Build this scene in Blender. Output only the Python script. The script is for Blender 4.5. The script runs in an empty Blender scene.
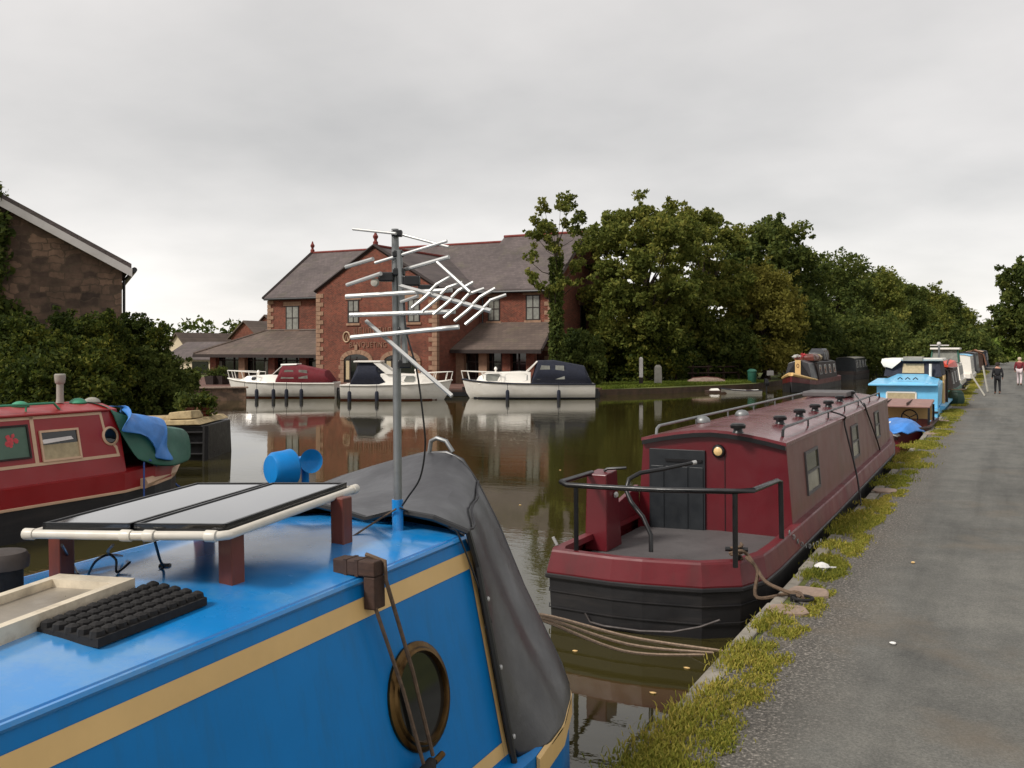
import bpy, bmesh, math, random
import numpy as np
from mathutils import Vector, Matrix
S = bpy.context.scene
COL = S.collection
R = math.radians
# ------------------------------------------------------------------ camera, world, sun, exposure
YAW = R(27.3); CA, SA = math.cos(YAW), math.sin(YAW)
FPX, EYE, HOR = 950.0, 2.7, 348.0
cd = bpy.data.cameras.new('camera'); cam = bpy.data.objects.new('camera', cd); COL.objects.link(cam)
cam.location = (0, 0, EYE); cam.rotation_euler = (R(90), 0, YAW)
cd.sensor_width = 36; cd.lens = FPX / 1024 * 36; cd.shift_y = -(384 - HOR) / 1024
cd.clip_start = 0.05; cd.clip_end = 4000
S.camera = cam
SUN_EL, SUN_AZ = R(44), R(-150)            # azimuth measured from +Y towards +X
w = bpy.data.worlds.new('World'); S.world = w; w.use_nodes = True
nt = w.node_tree; N = nt.nodes; L = nt.links; N.clear()
def wn(t, **k):
    n = N.new(t)
    for a, b in k.items(): setattr(n, a, b)
    return n
out = wn('ShaderNodeOutputWorld'); bg = wn('ShaderNodeBackground'); L.new(bg.outputs[0], out.inputs[0])
bg.inputs[1].default_value = 0.1
sky = wn('ShaderNodeTexSky', sky_type='NISHITA', sun_disc=False, sun_elevation=SUN_EL, sun_rotation=SUN_AZ)
tc = wn('ShaderNodeTexCoord'); sep = wn('ShaderNodeSeparateXYZ'); L.new(tc.outputs['Generated'], sep.inputs[0])
def wmath(op, a, b=None):
    n = wn('ShaderNodeMath', operation=op)
    for i, v in enumerate((a, b)):
        if v is None: continue
        if isinstance(v, (int, float)): n.inputs[i].default_value = v
        else: L.new(v, n.inputs[i])
    return n.outputs[0]
zc = wmath('MAXIMUM', sep.outputs[2], 0.0)
den = wmath('ADD', zc, 0.22)
cx = wmath('DIVIDE', sep.outputs[0], den); cy = wmath('DIVIDE', sep.outputs[1], den)
cmb = wn('ShaderNodeCombineXYZ'); L.new(cx, cmb.inputs[0]); L.new(cy, cmb.inputs[1])
ns = wn('ShaderNodeTexNoise'); ns.inputs['Scale'].default_value = 0.8; ns.inputs['Detail'].default_value = 6; ns.inputs['Roughness'].default_value = 0.5
L.new(cmb.outputs[0], ns.inputs['Vector'])
rp = wn('ShaderNodeValToRGB')                       # thick, softly mottled cloud deck
rp.color_ramp.elements[0].position = 0.3; rp.color_ramp.elements[0].color = (0.48, 0.468, 0.455, 1)
rp.color_ramp.elements[1].position = 0.72; rp.color_ramp.elements[1].color = (0.79, 0.755, 0.725, 1)
L.new(ns.outputs[0], rp.inputs[0])
hz = wn('ShaderNodeMapRange'); hz.inputs[1].default_value = 0.0; hz.inputs[2].default_value = 0.22; hz.inputs[3].default_value = 1.32; hz.inputs[4].default_value = 0.96
hz.interpolation_type = 'SMOOTHSTEP'
L.new(zc, hz.inputs[0])
sc = wn('ShaderNodeVectorMath', operation='SCALE'); L.new(rp.outputs[0], sc.inputs[0])
L.new(wmath('MULTIPLY', hz.outputs[0], 5.6), sc.inputs['Scale'])
mx = wn('ShaderNodeMix', data_type='RGBA'); mx.inputs[0].default_value = 0.94
L.new(sky.outputs[0], mx.inputs[6]); L.new(sc.outputs[0], mx.inputs[7]); L.new(mx.outputs[2], bg.inputs[0])
sl = bpy.data.lights.new('sun', 'SUN'); sl.energy = 1.5; sl.angle = R(12); sl.color = (1.0, 0.95, 0.88)
so = bpy.data.objects.new('sun', sl); COL.objects.link(so); so.location = (-20, 10, 40)
sd = Vector((math.sin(SUN_AZ) * math.cos(SUN_EL), math.cos(SUN_AZ) * math.cos(SUN_EL), math.sin(SUN_EL)))
so.rotation_euler = sd.to_track_quat('Z', 'Y').to_euler()
vs = S.view_settings; vs.view_transform = 'Standard'; vs.look = 'None'; vs.exposure = 1.12; vs.gamma = 1.0; vs.use_curve_mapping = False
# ------------------------------------------------------------------ measuring helpers (world: X across the canal, Y along it, Z up, water at 0)
def ray(px, py):
    q, r = (px - 512) / FPX, (HOR - py) / FPX
    return Vector((q * CA - SA, q * SA + CA, r))
EYEP = Vector((0, 0, EYE))
def at_z(px, py, z):
    d = ray(px, py); return EYEP + d * ((z - EYE) / d.z)
def at_x(px, py, x):
    d = ray(px, py); return EYEP + d * (x / d.x)
def at_y(px, py, y):
    d = ray(px, py); return EYEP + d * (y / d.y)
def at_d(px, py, dep): return EYEP + ray(px, py) * dep
# ------------------------------------------------------------------ mesh helpers
class MB:
    def __init__(self): self.v = []; self.f = []; self.m = []
    def add(self, vs, fs, mi=0):
        b = len(self.v); self.v += [Vector(p) for p in vs]
        for f in fs: self.f.append([b + i for i in f]); self.m.append(mi)
        return self
    def box(self, c, s, rot=None, mi=0):
        x, y, z = s[0] / 2, s[1] / 2, s[2] / 2
        P = [Vector(p) for p in ((-x,-y,-z),(x,-y,-z),(x,y,-z),(-x,y,-z),(-x,-y,z),(x,-y,z),(x,y,z),(-x,y,z))]
        if rot is not None: P = [rot @ p for p in P]
        c = Vector(c)
        return self.add([p + c for p in P], HEXF, mi)
    def b2(self, a, b, mi=0):
        a, b = Vector(a), Vector(b); return self.box((a + b) / 2, [abs(q) for q in (b - a)], None, mi)
    def hexa(self, P, mi=0): return self.add(P, HEXF, mi)
    def prism(self, poly, ext, mi=0):
        n = len(poly); e = Vector(ext); P = [Vector(p) for p in poly]
        return self.add(P + [p + e for p in P], [list(range(n))[::-1], list(range(n, 2 * n))] + [[i, (i + 1) % n, n + (i + 1) % n, n + i] for i in range(n)], mi)
    def loft(self, rings, close=True, cap=True, mi=0):
        n = len(rings[0]); V = [p for r in rings for p in r]; F = []
        for k in range(len(rings) - 1):
            for i in range(n if close else n - 1):
                j = (i + 1) % n
                F.append([k * n + i, k * n + j, (k + 1) * n + j, (k + 1) * n + i])
        if cap and close:
            F.append(list(range(n))[::-1]); F.append([(len(rings) - 1) * n + i for i in range(n)])
        return self.add(V, F, mi)
    def tube(self, pts, r, n=8, closed=False, mi=0):
        P = [Vector(p) for p in pts]; rr = r if isinstance(r, (list, tuple)) else [r] * len(P)
        rings = []; up = Vector((0, 0, 1)); m = len(P); prev = None
        for i, p in enumerate(P):
            a = P[i - 1] if (i or closed) else p; b = P[(i + 1) % m] if (i < m - 1 or closed) else p
            t = (b - a).normalized() if (b - a).length > 1e-9 else Vector((0, 0, 1))
            u = prev - t * prev.dot(t) if prev is not None else (up.cross(t) if abs(t.z) < 0.95 else Vector((1, 0, 0)).cross(t))
            if u.length < 1e-6: u = Vector((1, 0, 0)).cross(t)
            u.normalize(); v = t.cross(u); prev = u
            rings.append([p + (u * math.cos(2 * math.pi * k / n) + v * math.sin(2 * math.pi * k / n)) * rr[i] for k in range(n)])
        if closed: rings.append(rings[0])
        return self.loft(rings, True, not closed, mi)
    def lathe(self, prof, n=20, c=(0, 0, 0), axis=(0, 0, 1), mi=0):
        q = Vector(axis).normalized().to_track_quat('Z', 'Y').to_matrix(); c = Vector(c)
        rings = [[q @ Vector((r * math.cos(2 * math.pi * k / n), r * math.sin(2 * math.pi * k / n), z)) + c for k in range(n)] for r, z in prof]
        return self.loft(rings, True, True, mi)
    def build(self, name, mats, parent=None, W=False, smooth=False, bevel=0, solid=0, sub=0):
        me = bpy.data.meshes.new(name); V = self.v
        if W and parent is not None:
            inv = MAT[parent.name].inverted(); V = [inv @ p for p in V]
        elif W == 'own':
            pass
        me.from_pydata([tuple(p) for p in V], [], self.f)
        mats = mats if isinstance(mats, (list, tuple)) else [mats]
        for m in mats: me.materials.append(m)
        me.polygons.foreach_set('material_index', self.m)
        bm = bmesh.new(); bm.from_mesh(me); bmesh.ops.remove_doubles(bm, verts=bm.verts, dist=1e-5); bmesh.ops.recalc_face_normals(bm, faces=bm.faces); bm.to_mesh(me); bm.free()
        if smooth:
            me.polygons.foreach_set('use_smooth', [True] * len(me.polygons))
            try: me.set_sharp_from_angle(angle=R(40))
            except Exception: pass
        o = bpy.data.objects.new(name, me); COL.objects.link(o)
        if parent is not None: o.parent = parent; MAT[o.name] = MAT[parent.name]
        else: MAT[o.name] = Matrix()
        if solid: md = o.modifiers.new('solid', 'SOLIDIFY'); md.thickness = solid; md.offset = 0
        if sub: md = o.modifiers.new('sub', 'SUBSURF'); md.levels = sub; md.render_levels = sub
        if bevel: md = o.modifiers.new('bevel', 'BEVEL'); md.width = bevel; md.segments = 2; md.limit_method = 'ANGLE'; md.angle_limit = R(40)
        return o
HEXF = [(0,3,2,1),(4,5,6,7),(0,1,5,4),(1,2,6,5),(2,3,7,6),(3,0,4,7)]
MAT = {}
def tag(o, label=None, cat=None, group=None, kind=None):
    if label: o['label'] = label
    if cat: o['category'] = cat
    if group: o['group'] = group
    if kind: o['kind'] = kind
    return o
def thing(name, label, cat, loc=(0, 0, 0), rot=(0, 0, 0), group=None):
    o = bpy.data.objects.new(name, None); COL.objects.link(o); o.empty_display_size = 0.2
    if isinstance(rot, (int, float)): rot = (0, 0, rot)
    o.location = loc; o.rotation_euler = rot
    from mathutils import Euler
    MAT[o.name] = Matrix.Translation(Vector(loc)) @ Euler(rot).to_matrix().to_4x4()
    return tag(o, label, cat, group)
def rehome(o):                                          # put a one-mesh thing's origin at its base
    V = o.data.vertices; n = len(V); c = np.empty(n * 3); V.foreach_get('co', c); c = c.reshape(n, 3)
    b = np.array([c[:, 0].mean(), c[:, 1].mean(), c[:, 2].min()]); V.foreach_set('co', (c - b).ravel()); o.location = b; o.data.update()
    return o
def solo(mb, name, mats, label, cat, group=None, **k):
    return rehome(tag(mb.build(name, mats, None, **k), label, cat, group))
def dup(root, loc, rot=None, label=None, scale=None):
    r = root.copy(); COL.objects.link(r); r.location = loc
    if rot is not None: r.rotation_euler = (0, 0, rot)
    if scale: r.scale = scale
    if label: r['label'] = label
    for ch in list(root.children):
        c = ch.copy(); COL.objects.link(c); c.parent = r
        for g in list(ch.children):
            d = g.copy(); COL.objects.link(d); d.parent = c
    return r
# ------------------------------------------------------------------ materials
def lin(c):
    if isinstance(c, str): c = [int(c[i:i + 2], 16) for i in (1, 3, 5)]
    o = []
    for v in c:
        v = v / 255; o.append(v / 12.92 if v <= 0.04045 else ((v + 0.055) / 1.055) ** 2.4)
    return tuple(o) + (1,)
class NT:
    def __init__(self, name):
        self.m = bpy.data.materials.new(name); self.m.use_nodes = True; self.t = self.m.node_tree; self.t.nodes.clear()
        self.o = self.n('ShaderNodeOutputMaterial'); self.p = self.n('ShaderNodeBsdfPrincipled'); self.l(self.p.outputs[0], self.o.inputs[0])
        self.tc = self.n('ShaderNodeTexCoord')
    def n(self, t, **k):
        n = self.t.nodes.new(t)
        for a, b in k.items(): setattr(n, a, b)
        return n
    def l(self, a, b): self.t.links.new(a, b)
    def noise(self, scale, detail=5, rough=0.6, vec=None, stretch=None):
        n = self.n('ShaderNodeTexNoise'); n.inputs['Scale'].default_value = scale; n.inputs['Detail'].default_value = detail; n.inputs['Roughness'].default_value = rough
        v = vec if vec is not None else self.tc.outputs['Object']
        if stretch:
            mp = self.n('ShaderNodeMapping'); mp.inputs['Scale'].default_value = stretch; self.l(v, mp.inputs[0]); v = mp.outputs[0]
        self.l(v, n.inputs['Vector']); return n.outputs[0]
    def ramp(self, f, stops):
        r = self.n('ShaderNodeValToRGB'); e = r.color_ramp.elements
        while len(e) < len(stops): e.new(0.5)
        for k, (p, c) in enumerate(stops): e[k].position = p; e[k].color = c if len(c) == 4 else tuple(c) + (1,)
        self.l(f, r.inputs[0]); return r.outputs[0]
    def mix(self, f, a, b, mode='MIX'):
        m = self.n('ShaderNodeMix', data_type='RGBA', blend_type=mode)
        for i, v in ((0, f), (6, a), (7, b)):
            if isinstance(v, (int, float, tuple)): m.inputs[i].default_value = v
            else: self.l(v, m.inputs[i])
        return m.outputs[2]
    def bump(self, h, strength=0.3, dist=0.02):
        b = self.n('ShaderNodeBump'); b.inputs['Strength'].default_value = strength; b.inputs['Distance'].default_value = dist
        self.l(h, b.inputs['Height']); self.l(b.outputs[0], self.p.inputs['Normal'])
def mul(c, k): return tuple(min(1, v * k) for v in c[:3]) + (1,)
def M(name, col, rough=0.5, var=0.18, scale=2.0, metal=0, bump=0, bscale=30, coat=0, dirt=None, damt=0.5, dscale=1.5, dstretch=None, spec=0.5, alpha=1):
    t = NT(name); c = lin(col)
    base = t.ramp(t.noise(scale), [(0.3, mul(c, 1 - var)), (0.7, mul(c, 1 + var))])
    if dirt:
        f = t.ramp(t.noise(dscale, 6, 0.7, stretch=dstretch), [(0.48, (0, 0, 0, 1)), (0.75, (damt,) * 3 + (1,))])
        base = t.mix(f, base, lin(dirt))
    t.l(base, t.p.inputs['Base Color'])
    rr = t.ramp(t.noise(scale * 2.3, 4), [(0.3, (max(0, rough - 0.08),) * 3 + (1,)), (0.7, (min(1, rough + 0.1),) * 3 + (1,))]); t.l(rr, t.p.inputs['Roughness'])
    t.p.inputs['Metallic'].default_value = metal; t.p.inputs['Coat Weight'].default_value = coat; t.p.inputs['Coat Roughness'].default_value = 0.12
    t.p.inputs['Specular IOR Level'].default_value = spec
    if bump: t.bump(t.noise(bscale, 4), bump, 0.01)
    return t.m
def brickmat(name, c1, c2, mort, bw=0.225, bh=0.075, ms=0.01, stain=None, squash=0.5, bumpk=0.4, var=0.35, warp=0):
    t = NT(name); s = t.n('ShaderNodeSeparateXYZ'); t.l(t.tc.outputs['Object'], s.inputs[0])
    a = t.n('ShaderNodeMath', operation='ADD'); t.l(s.outputs[0], a.inputs[0]); t.l(s.outputs[1], a.inputs[1])
    v = t.n('ShaderNodeCombineXYZ'); t.l(a.outputs[0], v.inputs[0]); t.l(s.outputs[2], v.inputs[1])
    b = t.n('ShaderNodeTexBrick'); vv = v.outputs[0]
    if warp:
        nz = t.n('ShaderNodeTexNoise'); nz.inputs['Scale'].default_value = 2.6; nz.inputs['Detail'].default_value = 3; t.l(t.tc.outputs['Object'], nz.inputs['Vector'])
        vs_ = t.n('ShaderNodeVectorMath', operation='SCALE'); vs_.inputs['Scale'].default_value = warp; t.l(nz.outputs['Color'], vs_.inputs[0]); va = t.n('ShaderNodeVectorMath', operation='ADD'); t.l(vv, va.inputs[0]); t.l(vs_.outputs[0], va.inputs[1]); vv = va.outputs[0]; b.squash = 0.6; b.squash_frequency = 3; b.offset_frequency = 3; b.offset = 0.37
    t.l(vv, b.inputs['Vector']); b.inputs['Scale'].default_value = 1
    b.inputs['Brick Width'].default_value = bw; b.inputs['Row Height'].default_value = bh; b.inputs['Mortar Size'].default_value = ms
    b.inputs['Color1'].default_value = lin(c1); b.inputs['Color2'].default_value = lin(c2); b.inputs['Mortar'].default_value = lin(mort)
    cc = t.mix(1.0, b.outputs[0], t.ramp(t.noise(0.7, 6), [(0.3, (1 - var,) * 3), (0.7, (1 + var,) * 3)]), 'MULTIPLY')
    cc = t.mix(1.0, cc, t.ramp(t.noise(5, 3), [(0.3, (0.75,) * 3), (0.7, (1.2,) * 3)]), 'MULTIPLY')
    if stain: cc = t.mix(t.ramp(t.noise(0.9, 6, 0.7), [(0.5, (0, 0, 0)), (0.8, (0.6,) * 3)]), cc, lin(stain))
    t.l(cc, t.p.inputs['Base Color']); t.p.inputs['Roughness'].default_value = 0.9; t.bump(b.outputs[1], -bumpk, 0.02)
    return t.m
def leafmat(name, stops, trans=0.42):
    t = NT(name); g = t.n('ShaderNodeNewGeometry')
    f = t.mix(0.5, t.ramp(g.outputs['Random Per Island'], [(0, (0, 0, 0)), (1, (1, 1, 1))]), t.ramp(t.noise(0.45, 3), [(0.3, (0, 0, 0)), (0.7, (1, 1, 1))]))
    col = t.ramp(f, [(p, lin(c)) for p, c in stops])
    t.l(col, t.p.inputs['Base Color']); t.p.inputs['Roughness'].default_value = 0.75; t.p.inputs['Specular IOR Level'].default_value = 0.15
    tr = t.n('ShaderNodeBsdfTranslucent'); t.l(col, tr.inputs[0]); ms = t.n('ShaderNodeMixShader'); ms.inputs[0].default_value = trans
    t.l(t.p.outputs[0], ms.inputs[1]); t.l(tr.outputs[0], ms.inputs[2]); t.l(ms.outputs[0], t.o.inputs[0])
    return t.m
def glassy(name, col, rough=0.06, spec=0.8, ior=1.5):
    t = NT(name); c = lin(col)
    t.l(t.ramp(t.noise(3, 3), [(0.3, mul(c, 0.7)), (0.7, mul(c, 1.3))]), t.p.inputs['Base Color']); t.p.inputs['Roughness'].default_value = rough; t.p.inputs['Specular IOR Level'].default_value = spec; t.p.inputs['IOR'].default_value = ior; t.p.inputs['Coat Weight'].default_value = 1.0 if ior > 2 else 0; t.p.inputs['Coat Roughness'].default_value = 0.03
    return t.m
MT = {}
MT['blue'] = M('blue_boat_paint', (6, 116, 186), 0.38, 0.09, 1.6, coat=0.04, spec=0.22, dirt=(34, 100, 146), damt=0.45, dscale=3.5, dstretch=(4, 4, 0.35))
MT['blue_roof'] = M('blue_roof_paint', (16, 124, 194), 0.22, 0.10, 1.4, coat=0.5, dirt=(104, 148, 178), damt=0.8, dscale=1.7, bump=0.05, bscale=6)
MT['cream'] = M('cream_line_paint', (214, 178, 118), 0.5, 0.08, 3)
MT['cream_pale'] = M('pale_cream_paint', (205, 170, 140), 0.5, 0.1, 3)
MT['navy'] = M('navy_canvas', (22, 27, 44), 0.75, 0.2, 4, bump=0.2)
MT['tarp_grey'] = M('charcoal_tarpaulin', (46, 46, 50), 0.36, 0.2, 1.8, bump=0.4, bscale=7, spec=0.7, dirt=(34, 34, 38), damt=0.6, dscale=2.0)
MT['black'] = M('black_paint', (18, 18, 20), 0.35, 0.2, 4)
MT['rubber'] = M('black_rubber', (20, 18, 18), 0.85, 0.25, 12, bump=0.3)
MT['wood_red'] = M('red_brown_timber', (98, 44, 32), 0.45, 0.3, 2, dirt=(44, 20, 16), damt=0.7, dscale=4, dstretch=(6, 6, 0.6), coat=0.2)
MT['wood_old'] = M('weathered_timber', (62, 42, 32), 0.8, 0.35, 5, dirt=(28, 18, 16), damt=0.8, dscale=3, dstretch=(1, 8, 8), bump=0.4)
MT['white_pvc'] = M('white_plastic_tube', (204, 198, 186), 0.35, 0.06, 6, dirt=(160, 150, 135), damt=0.4, dscale=8)
MT['pv'] = glassy('solar_panel_glass', (14, 15, 22), 0.04, 0.7, 2.2)
MT['alu'] = M('brushed_aluminium', (178, 178, 176), 0.42, 0.08, 8, metal=0.3)
MT['alu_dirty'] = M('dusty_aluminium_frame', (216, 204, 182), 0.55, 0.15, 6, metal=0.25, dirt=(120, 104, 84), damt=0.6, dscale=7)
MT['galv'] = M('galvanised_steel', (132, 134, 134), 0.45, 0.14, 10, metal=0.7)
MT['brass'] = M('aged_brass', (98, 76, 46), 0.36, 0.35, 9, metal=1, dirt=(62, 42, 26), damt=0.9, dscale=5)
MT['glass'] = glassy('dark_window_glass', (20, 22, 22))
MT['glass_pale'] = glassy('curtained_window_glass', (120, 120, 112), 0.1, 0.6)
MT['maroon'] = M('maroon_boat_paint', (90, 10, 22), 0.38, 0.12, 1.4, coat=0.25, dirt=(70, 20, 24), damt=0.5, dscale=1.3, dstretch=(2, 2, 0.5))
MT['maroon_band'] = M('worn_maroon_paint', (98, 13, 24), 0.48, 0.16, 1.5, coat=0.05, dirt=(70, 26, 26), damt=0.7, dscale=2.4, dstretch=(1.5, 1.5, 0.4))
MT['maroon_side'] = M('dusty_maroon_paint', (108, 64, 58), 0.5, 0.14, 0.9, coat=0.1, dirt=(92, 76, 62), damt=0.75, dscale=1.3, dstretch=(2.5, 2.5, 0.25))
MT['maroon_roof'] = M('maroon_roof_paint', (104, 40, 46), 0.27, 0.12, 0.8, coat=0.4, dirt=(138, 92, 92), damt=0.6, dscale=1.2, dstretch=(3, 0.5, 1), bump=0.04, bscale=5)
MT['hull_black'] = M('black_bitumen_hull', (26, 25, 27), 0.55, 0.25, 2, dirt=(62, 56, 52), damt=0.5, dscale=1.8, dstretch=(0.6, 0.6, 4), bump=0.15, bscale=9)
MT['door_dark'] = M('dark_slate_door_paint', (26, 30, 34), 0.45, 0.2, 3)
MT['deck_grey'] = M('grey_deck_paint', (84, 80, 80), 0.6, 0.2, 3, dirt=(50, 46, 44), damt=0.6)
MT['red'] = M('signal_red_boat_paint', (146, 24, 28), 0.42, 0.1, 1.5, coat=0.1, dirt=(104, 22, 24), damt=0.5)
MT['green_paint'] = M('sage_green_panel_paint', (78, 104, 88), 0.55, 0.1, 3)
MT['green_rail'] = M('bright_green_paint', (56, 138, 104), 0.5, 0.15, 5)
MT['rose'] = M('rose_red_paint', (196, 66, 74), 0.6, 0.2, 20)
MT['tarp_green'] = M('green_tarpaulin', (40, 92, 76), 0.5, 0.2, 3, bump=0.3, bscale=9)
MT['tarp_blue'] = M('blue_tarpaulin', (56, 122, 196), 0.45, 0.25, 3, bump=0.4, bscale=8)
MT['curtain'] = M('net_curtain', (176, 160, 128), 0.9, 0.15, 12)
MT['stone_pink'] = M('worn_sandstone_slab', (142, 122, 108), 0.9, 0.25, 6, bump=0.7, bscale=18, dirt=(86, 76, 60), damt=0.7, dscale=4)
MT['edge'] = M('pale_concrete_edge', (132, 126, 116), 0.9, 0.25, 5, bump=0.7, bscale=14, dirt=(70, 66, 46), damt=0.95, dscale=3)
MT['bankwall'] = M('mossy_bank_wall', (78, 60, 46), 0.9, 0.3, 2, bump=0.9, bscale=8, dirt=(46, 52, 30), damt=0.8)
MT['gelcoat'] = M('white_gelcoat', (234, 229, 220), 0.3, 0.04, 1.2, coat=0.3, dirt=(198, 188, 168), damt=0.4, dscale=1.2, dstretch=(1, 1, 3))
MT['canvas_red'] = M('burgundy_canvas', (104, 18, 30), 0.75, 0.18, 4, bump=0.2)
MT['rust'] = M('rusty_waterline_paint', (92, 38, 26), 0.7, 0.3, 3)
MT['rope'] = M('pale_hemp_rope', (160, 138, 118), 0.9, 0.25, 40, bump=0.4, bscale=120)
MT['rope_dark'] = M('weathered_brown_rope', (96, 78, 62), 0.9, 0.3, 40, bump=0.4, bscale=120)
MT['rope_blue'] = M('blue_rope', (54, 84, 150), 0.8, 0.2, 40)
MT['lightblue'] = M('sky_blue_boat_paint', (112, 190, 232), 0.4, 0.1, 2, coat=0.2, dirt=(130, 176, 200), damt=0.4)
MT['brick'] = brickmat('red_brick', (118, 54, 38), (86, 40, 29), (122, 90, 72), stain=(84, 40, 32))
MT['quoin'] = M('buff_sandstone', (142, 112, 90), 0.85, 0.25, 4, bump=0.2)
MT['rubble'] = brickmat('dark_gritstone', (124, 98, 80), (66, 52, 44), (88, 72, 58), 0.44, 0.2, 0.02, stain=(60, 52, 40), var=0.5, warp=0.42)
def slate(name, c, k=4.0):
    t = NT(name); wv = t.n('ShaderNodeTexBrick'); mp = t.n('ShaderNodeMapping'); mp.inputs['Scale'].default_value = (1, 1, 1); s = t.n('ShaderNodeSeparateXYZ'); t.l(t.tc.outputs['Object'], s.inputs[0])
    v = t.n('ShaderNodeCombineXYZ'); t.l(s.outputs[0], v.inputs[0]); t.l(s.outputs[2], v.inputs[1]); t.l(v.outputs[0], wv.inputs['Vector'])
    wv.inputs['Scale'].default_value = 1; wv.inputs['Brick Width'].default_value = 0.3; wv.inputs['Row Height'].default_value = 0.14; wv.inputs['Mortar Size'].default_value = 0.008
    cc = lin(c); wv.inputs['Color1'].default_value = mul(cc, 1.15); wv.inputs['Color2'].default_value = mul(cc, 0.85); wv.inputs['Mortar'].default_value = mul(cc, 0.55)
    x = t.mix(1.0, wv.outputs[0], t.ramp(t.noise(0.5, 6), [(0.3, (0.72,) * 3), (0.7, (1.25,) * 3)]), 'MULTIPLY')
    x = t.mix(t.ramp(t.noise(0.8, 6, 0.7), [(0.52, (0, 0, 0)), (0.8, (0.5,) * 3)]), x, lin((92, 90, 62)))
    t.l(x, t.p.inputs['Base Color']); t.p.inputs['Roughness'].default_value = 0.8; t.bump(wv.outputs[1], -0.4, 0.02)
    return t.m
MT['slate'] = slate('grey_slate', (88, 78, 76)); MT['slate_brown'] = slate('brown_grey_slate', (92, 78, 70))
MT['ridge'] = M('red_ridge_tile', (112, 44, 36), 0.8, 0.2, 3)
MT['timber_dark'] = M('dark_stained_timber', (38, 26, 22), 0.7, 0.25, 4)
MT['barge'] = M('white_bargeboard', (206, 200, 196), 0.6, 0.1, 3, dirt=(140, 132, 124), damt=0.5)
MT['render'] = M('cream_render', (200, 184, 158), 0.9, 0.1, 2)
MT['bark'] = M('tree_bark', (58, 48, 38), 0.9, 0.35, 4, bump=0.8, bscale=12)
MT['litter'] = M('white_litter_paper', (222, 220, 216), 0.8, 0.05, 9)
MT['skin'] = M('skin', (190, 140, 118), 0.6, 0.08, 9)
MT['concrete'] = M('grey_concrete', (150, 146, 136), 0.9, 0.15, 4, bump=0.3)
G1 = [(0.1, (68, 78, 34)), (0.5, (104, 112, 50)), (0.9, (150, 144, 70))]
MT['leaf'] = leafmat('sycamore_leaves', G1)
MT['leaf_dark'] = leafmat('dark_leaves', [(0.1, (52, 64, 32)), (0.5, (82, 94, 44)), (0.9, (120, 124, 60))])
MT['leaf_yellow'] = leafmat('yellow_green_leaves', [(0.1, (92, 92, 38)), (0.5, (122, 118, 52)), (0.9, (152, 142, 70))])
MT['leaf_bush'] = leafmat('bush_leaves', [(0.1, (38, 50, 20)), (0.45, (64, 76, 30)), (0.7, (96, 100, 38)), (0.95, (140, 132, 52))])
MT['leaf_light'] = leafmat('pale_green_leaves', [(0.1, (104, 126, 52)), (0.9, (150, 166, 84))])
MT['grass'] = leafmat('dry_tipped_grass', [(0.1, (84, 96, 36)), (0.5, (134, 134, 52)), (0.9, (178, 160, 80))], 0.3)
# ------------------------------------------------------------------ ground, water, towpath
def land(name, poly, z, mat, depth=1.2):
    mb = MB(); P = [Vector((x, y, z)) for x, y in poly]; n = len(P)
    mb.add(P, [list(range(n))], 0)
    mb.add(P + [p - Vector((0, 0, depth)) for p in P], [[i, (i + 1) % n, n + (i + 1) % n, n + i] for i in range(n)], 1)
    return tag(mb.build(name, [mat, MT['bankwall']]), kind='structure')
def grassmat():
    t = NT('rough_grass_ground'); c = t.ramp(t.noise(0.9, 8, 0.7), [(0.3, lin((58, 66, 28))), (0.55, lin((88, 94, 38))), (0.8, lin((120, 114, 60)))])
    t.l(c, t.p.inputs['Base Color']); t.p.inputs['Roughness'].default_value = 0.95; t.bump(t.noise(14, 6), 0.8, 0.05); return t.m
MT['ground'] = grassmat()
def pathmat():
    t = NT('worn_tarmac'); s = t.n('ShaderNodeSeparateXYZ'); t.l(t.tc.outputs['Object'], s.inputs[0])
    base = t.ramp(t.noise(1.1, 8, 0.7), [(0.25, lin((70, 70, 67))), (0.5, lin((93, 92, 87))), (0.8, lin((112, 110, 103)))])
    base = t.mix(1.0, base, t.ramp(t.noise(62, 4, 0.8), [(0.34, (0.66,) * 3), (0.5, (0.98,) * 3), (0.66, (1.4,) * 3)]), 'MULTIPLY')
    base = t.mix(1.0, base, t.ramp(t.noise(0.7, 5, 0.6, stretch=(2.6, 0.18, 1)), [(0.34, (0.68,) * 3), (0.5, (1,) * 3), (0.7, (1.16,) * 3)]), 'MULTIPLY')
    # loose dark gravel along the water side, brown worn soil patches
    e = t.n('ShaderNodeMath', operation='ADD'); t.l(s.outputs[0], e.inputs[0])
    nm = t.n('ShaderNodeMath', operation='MULTIPLY'); t.l(t.noise(1.3, 4), nm.inputs[0]); nm.inputs[1].default_value = 0.7; t.l(nm.outputs[0], e.inputs[1])
    grav = t.ramp(t.noise(42, 2, 0.8), [(0.35, lin((50, 46, 42))), (0.55, lin((92, 87, 80))), (0.72, lin((168, 160, 150)))])
    f = t.n('ShaderNodeMapRange'); f.inputs[1].default_value = -0.95; f.inputs[2].default_value = -0.45; f.inputs[3].default_value = 0.85; f.inputs[4].default_value = 0.0; t.l(e.outputs[0], f.inputs[0])
    base = t.mix(f.outputs[0], base, grav)
    base = t.mix(t.ramp(t.noise(0.8, 6, 0.6), [(0.56, (0, 0, 0)), (0.75, (0.55,) * 3)]), base, lin((106, 94, 78)))
    t.l(base, t.p.inputs['Base Color']); t.p.inputs['Roughness'].default_value = 0.88
    h = t.mix(0.5, t.noise(60, 4, 0.7), t.noise(6, 4)); t.bump(h, 0.6, 0.03); return t.m
MT['path'] = pathmat()
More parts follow.
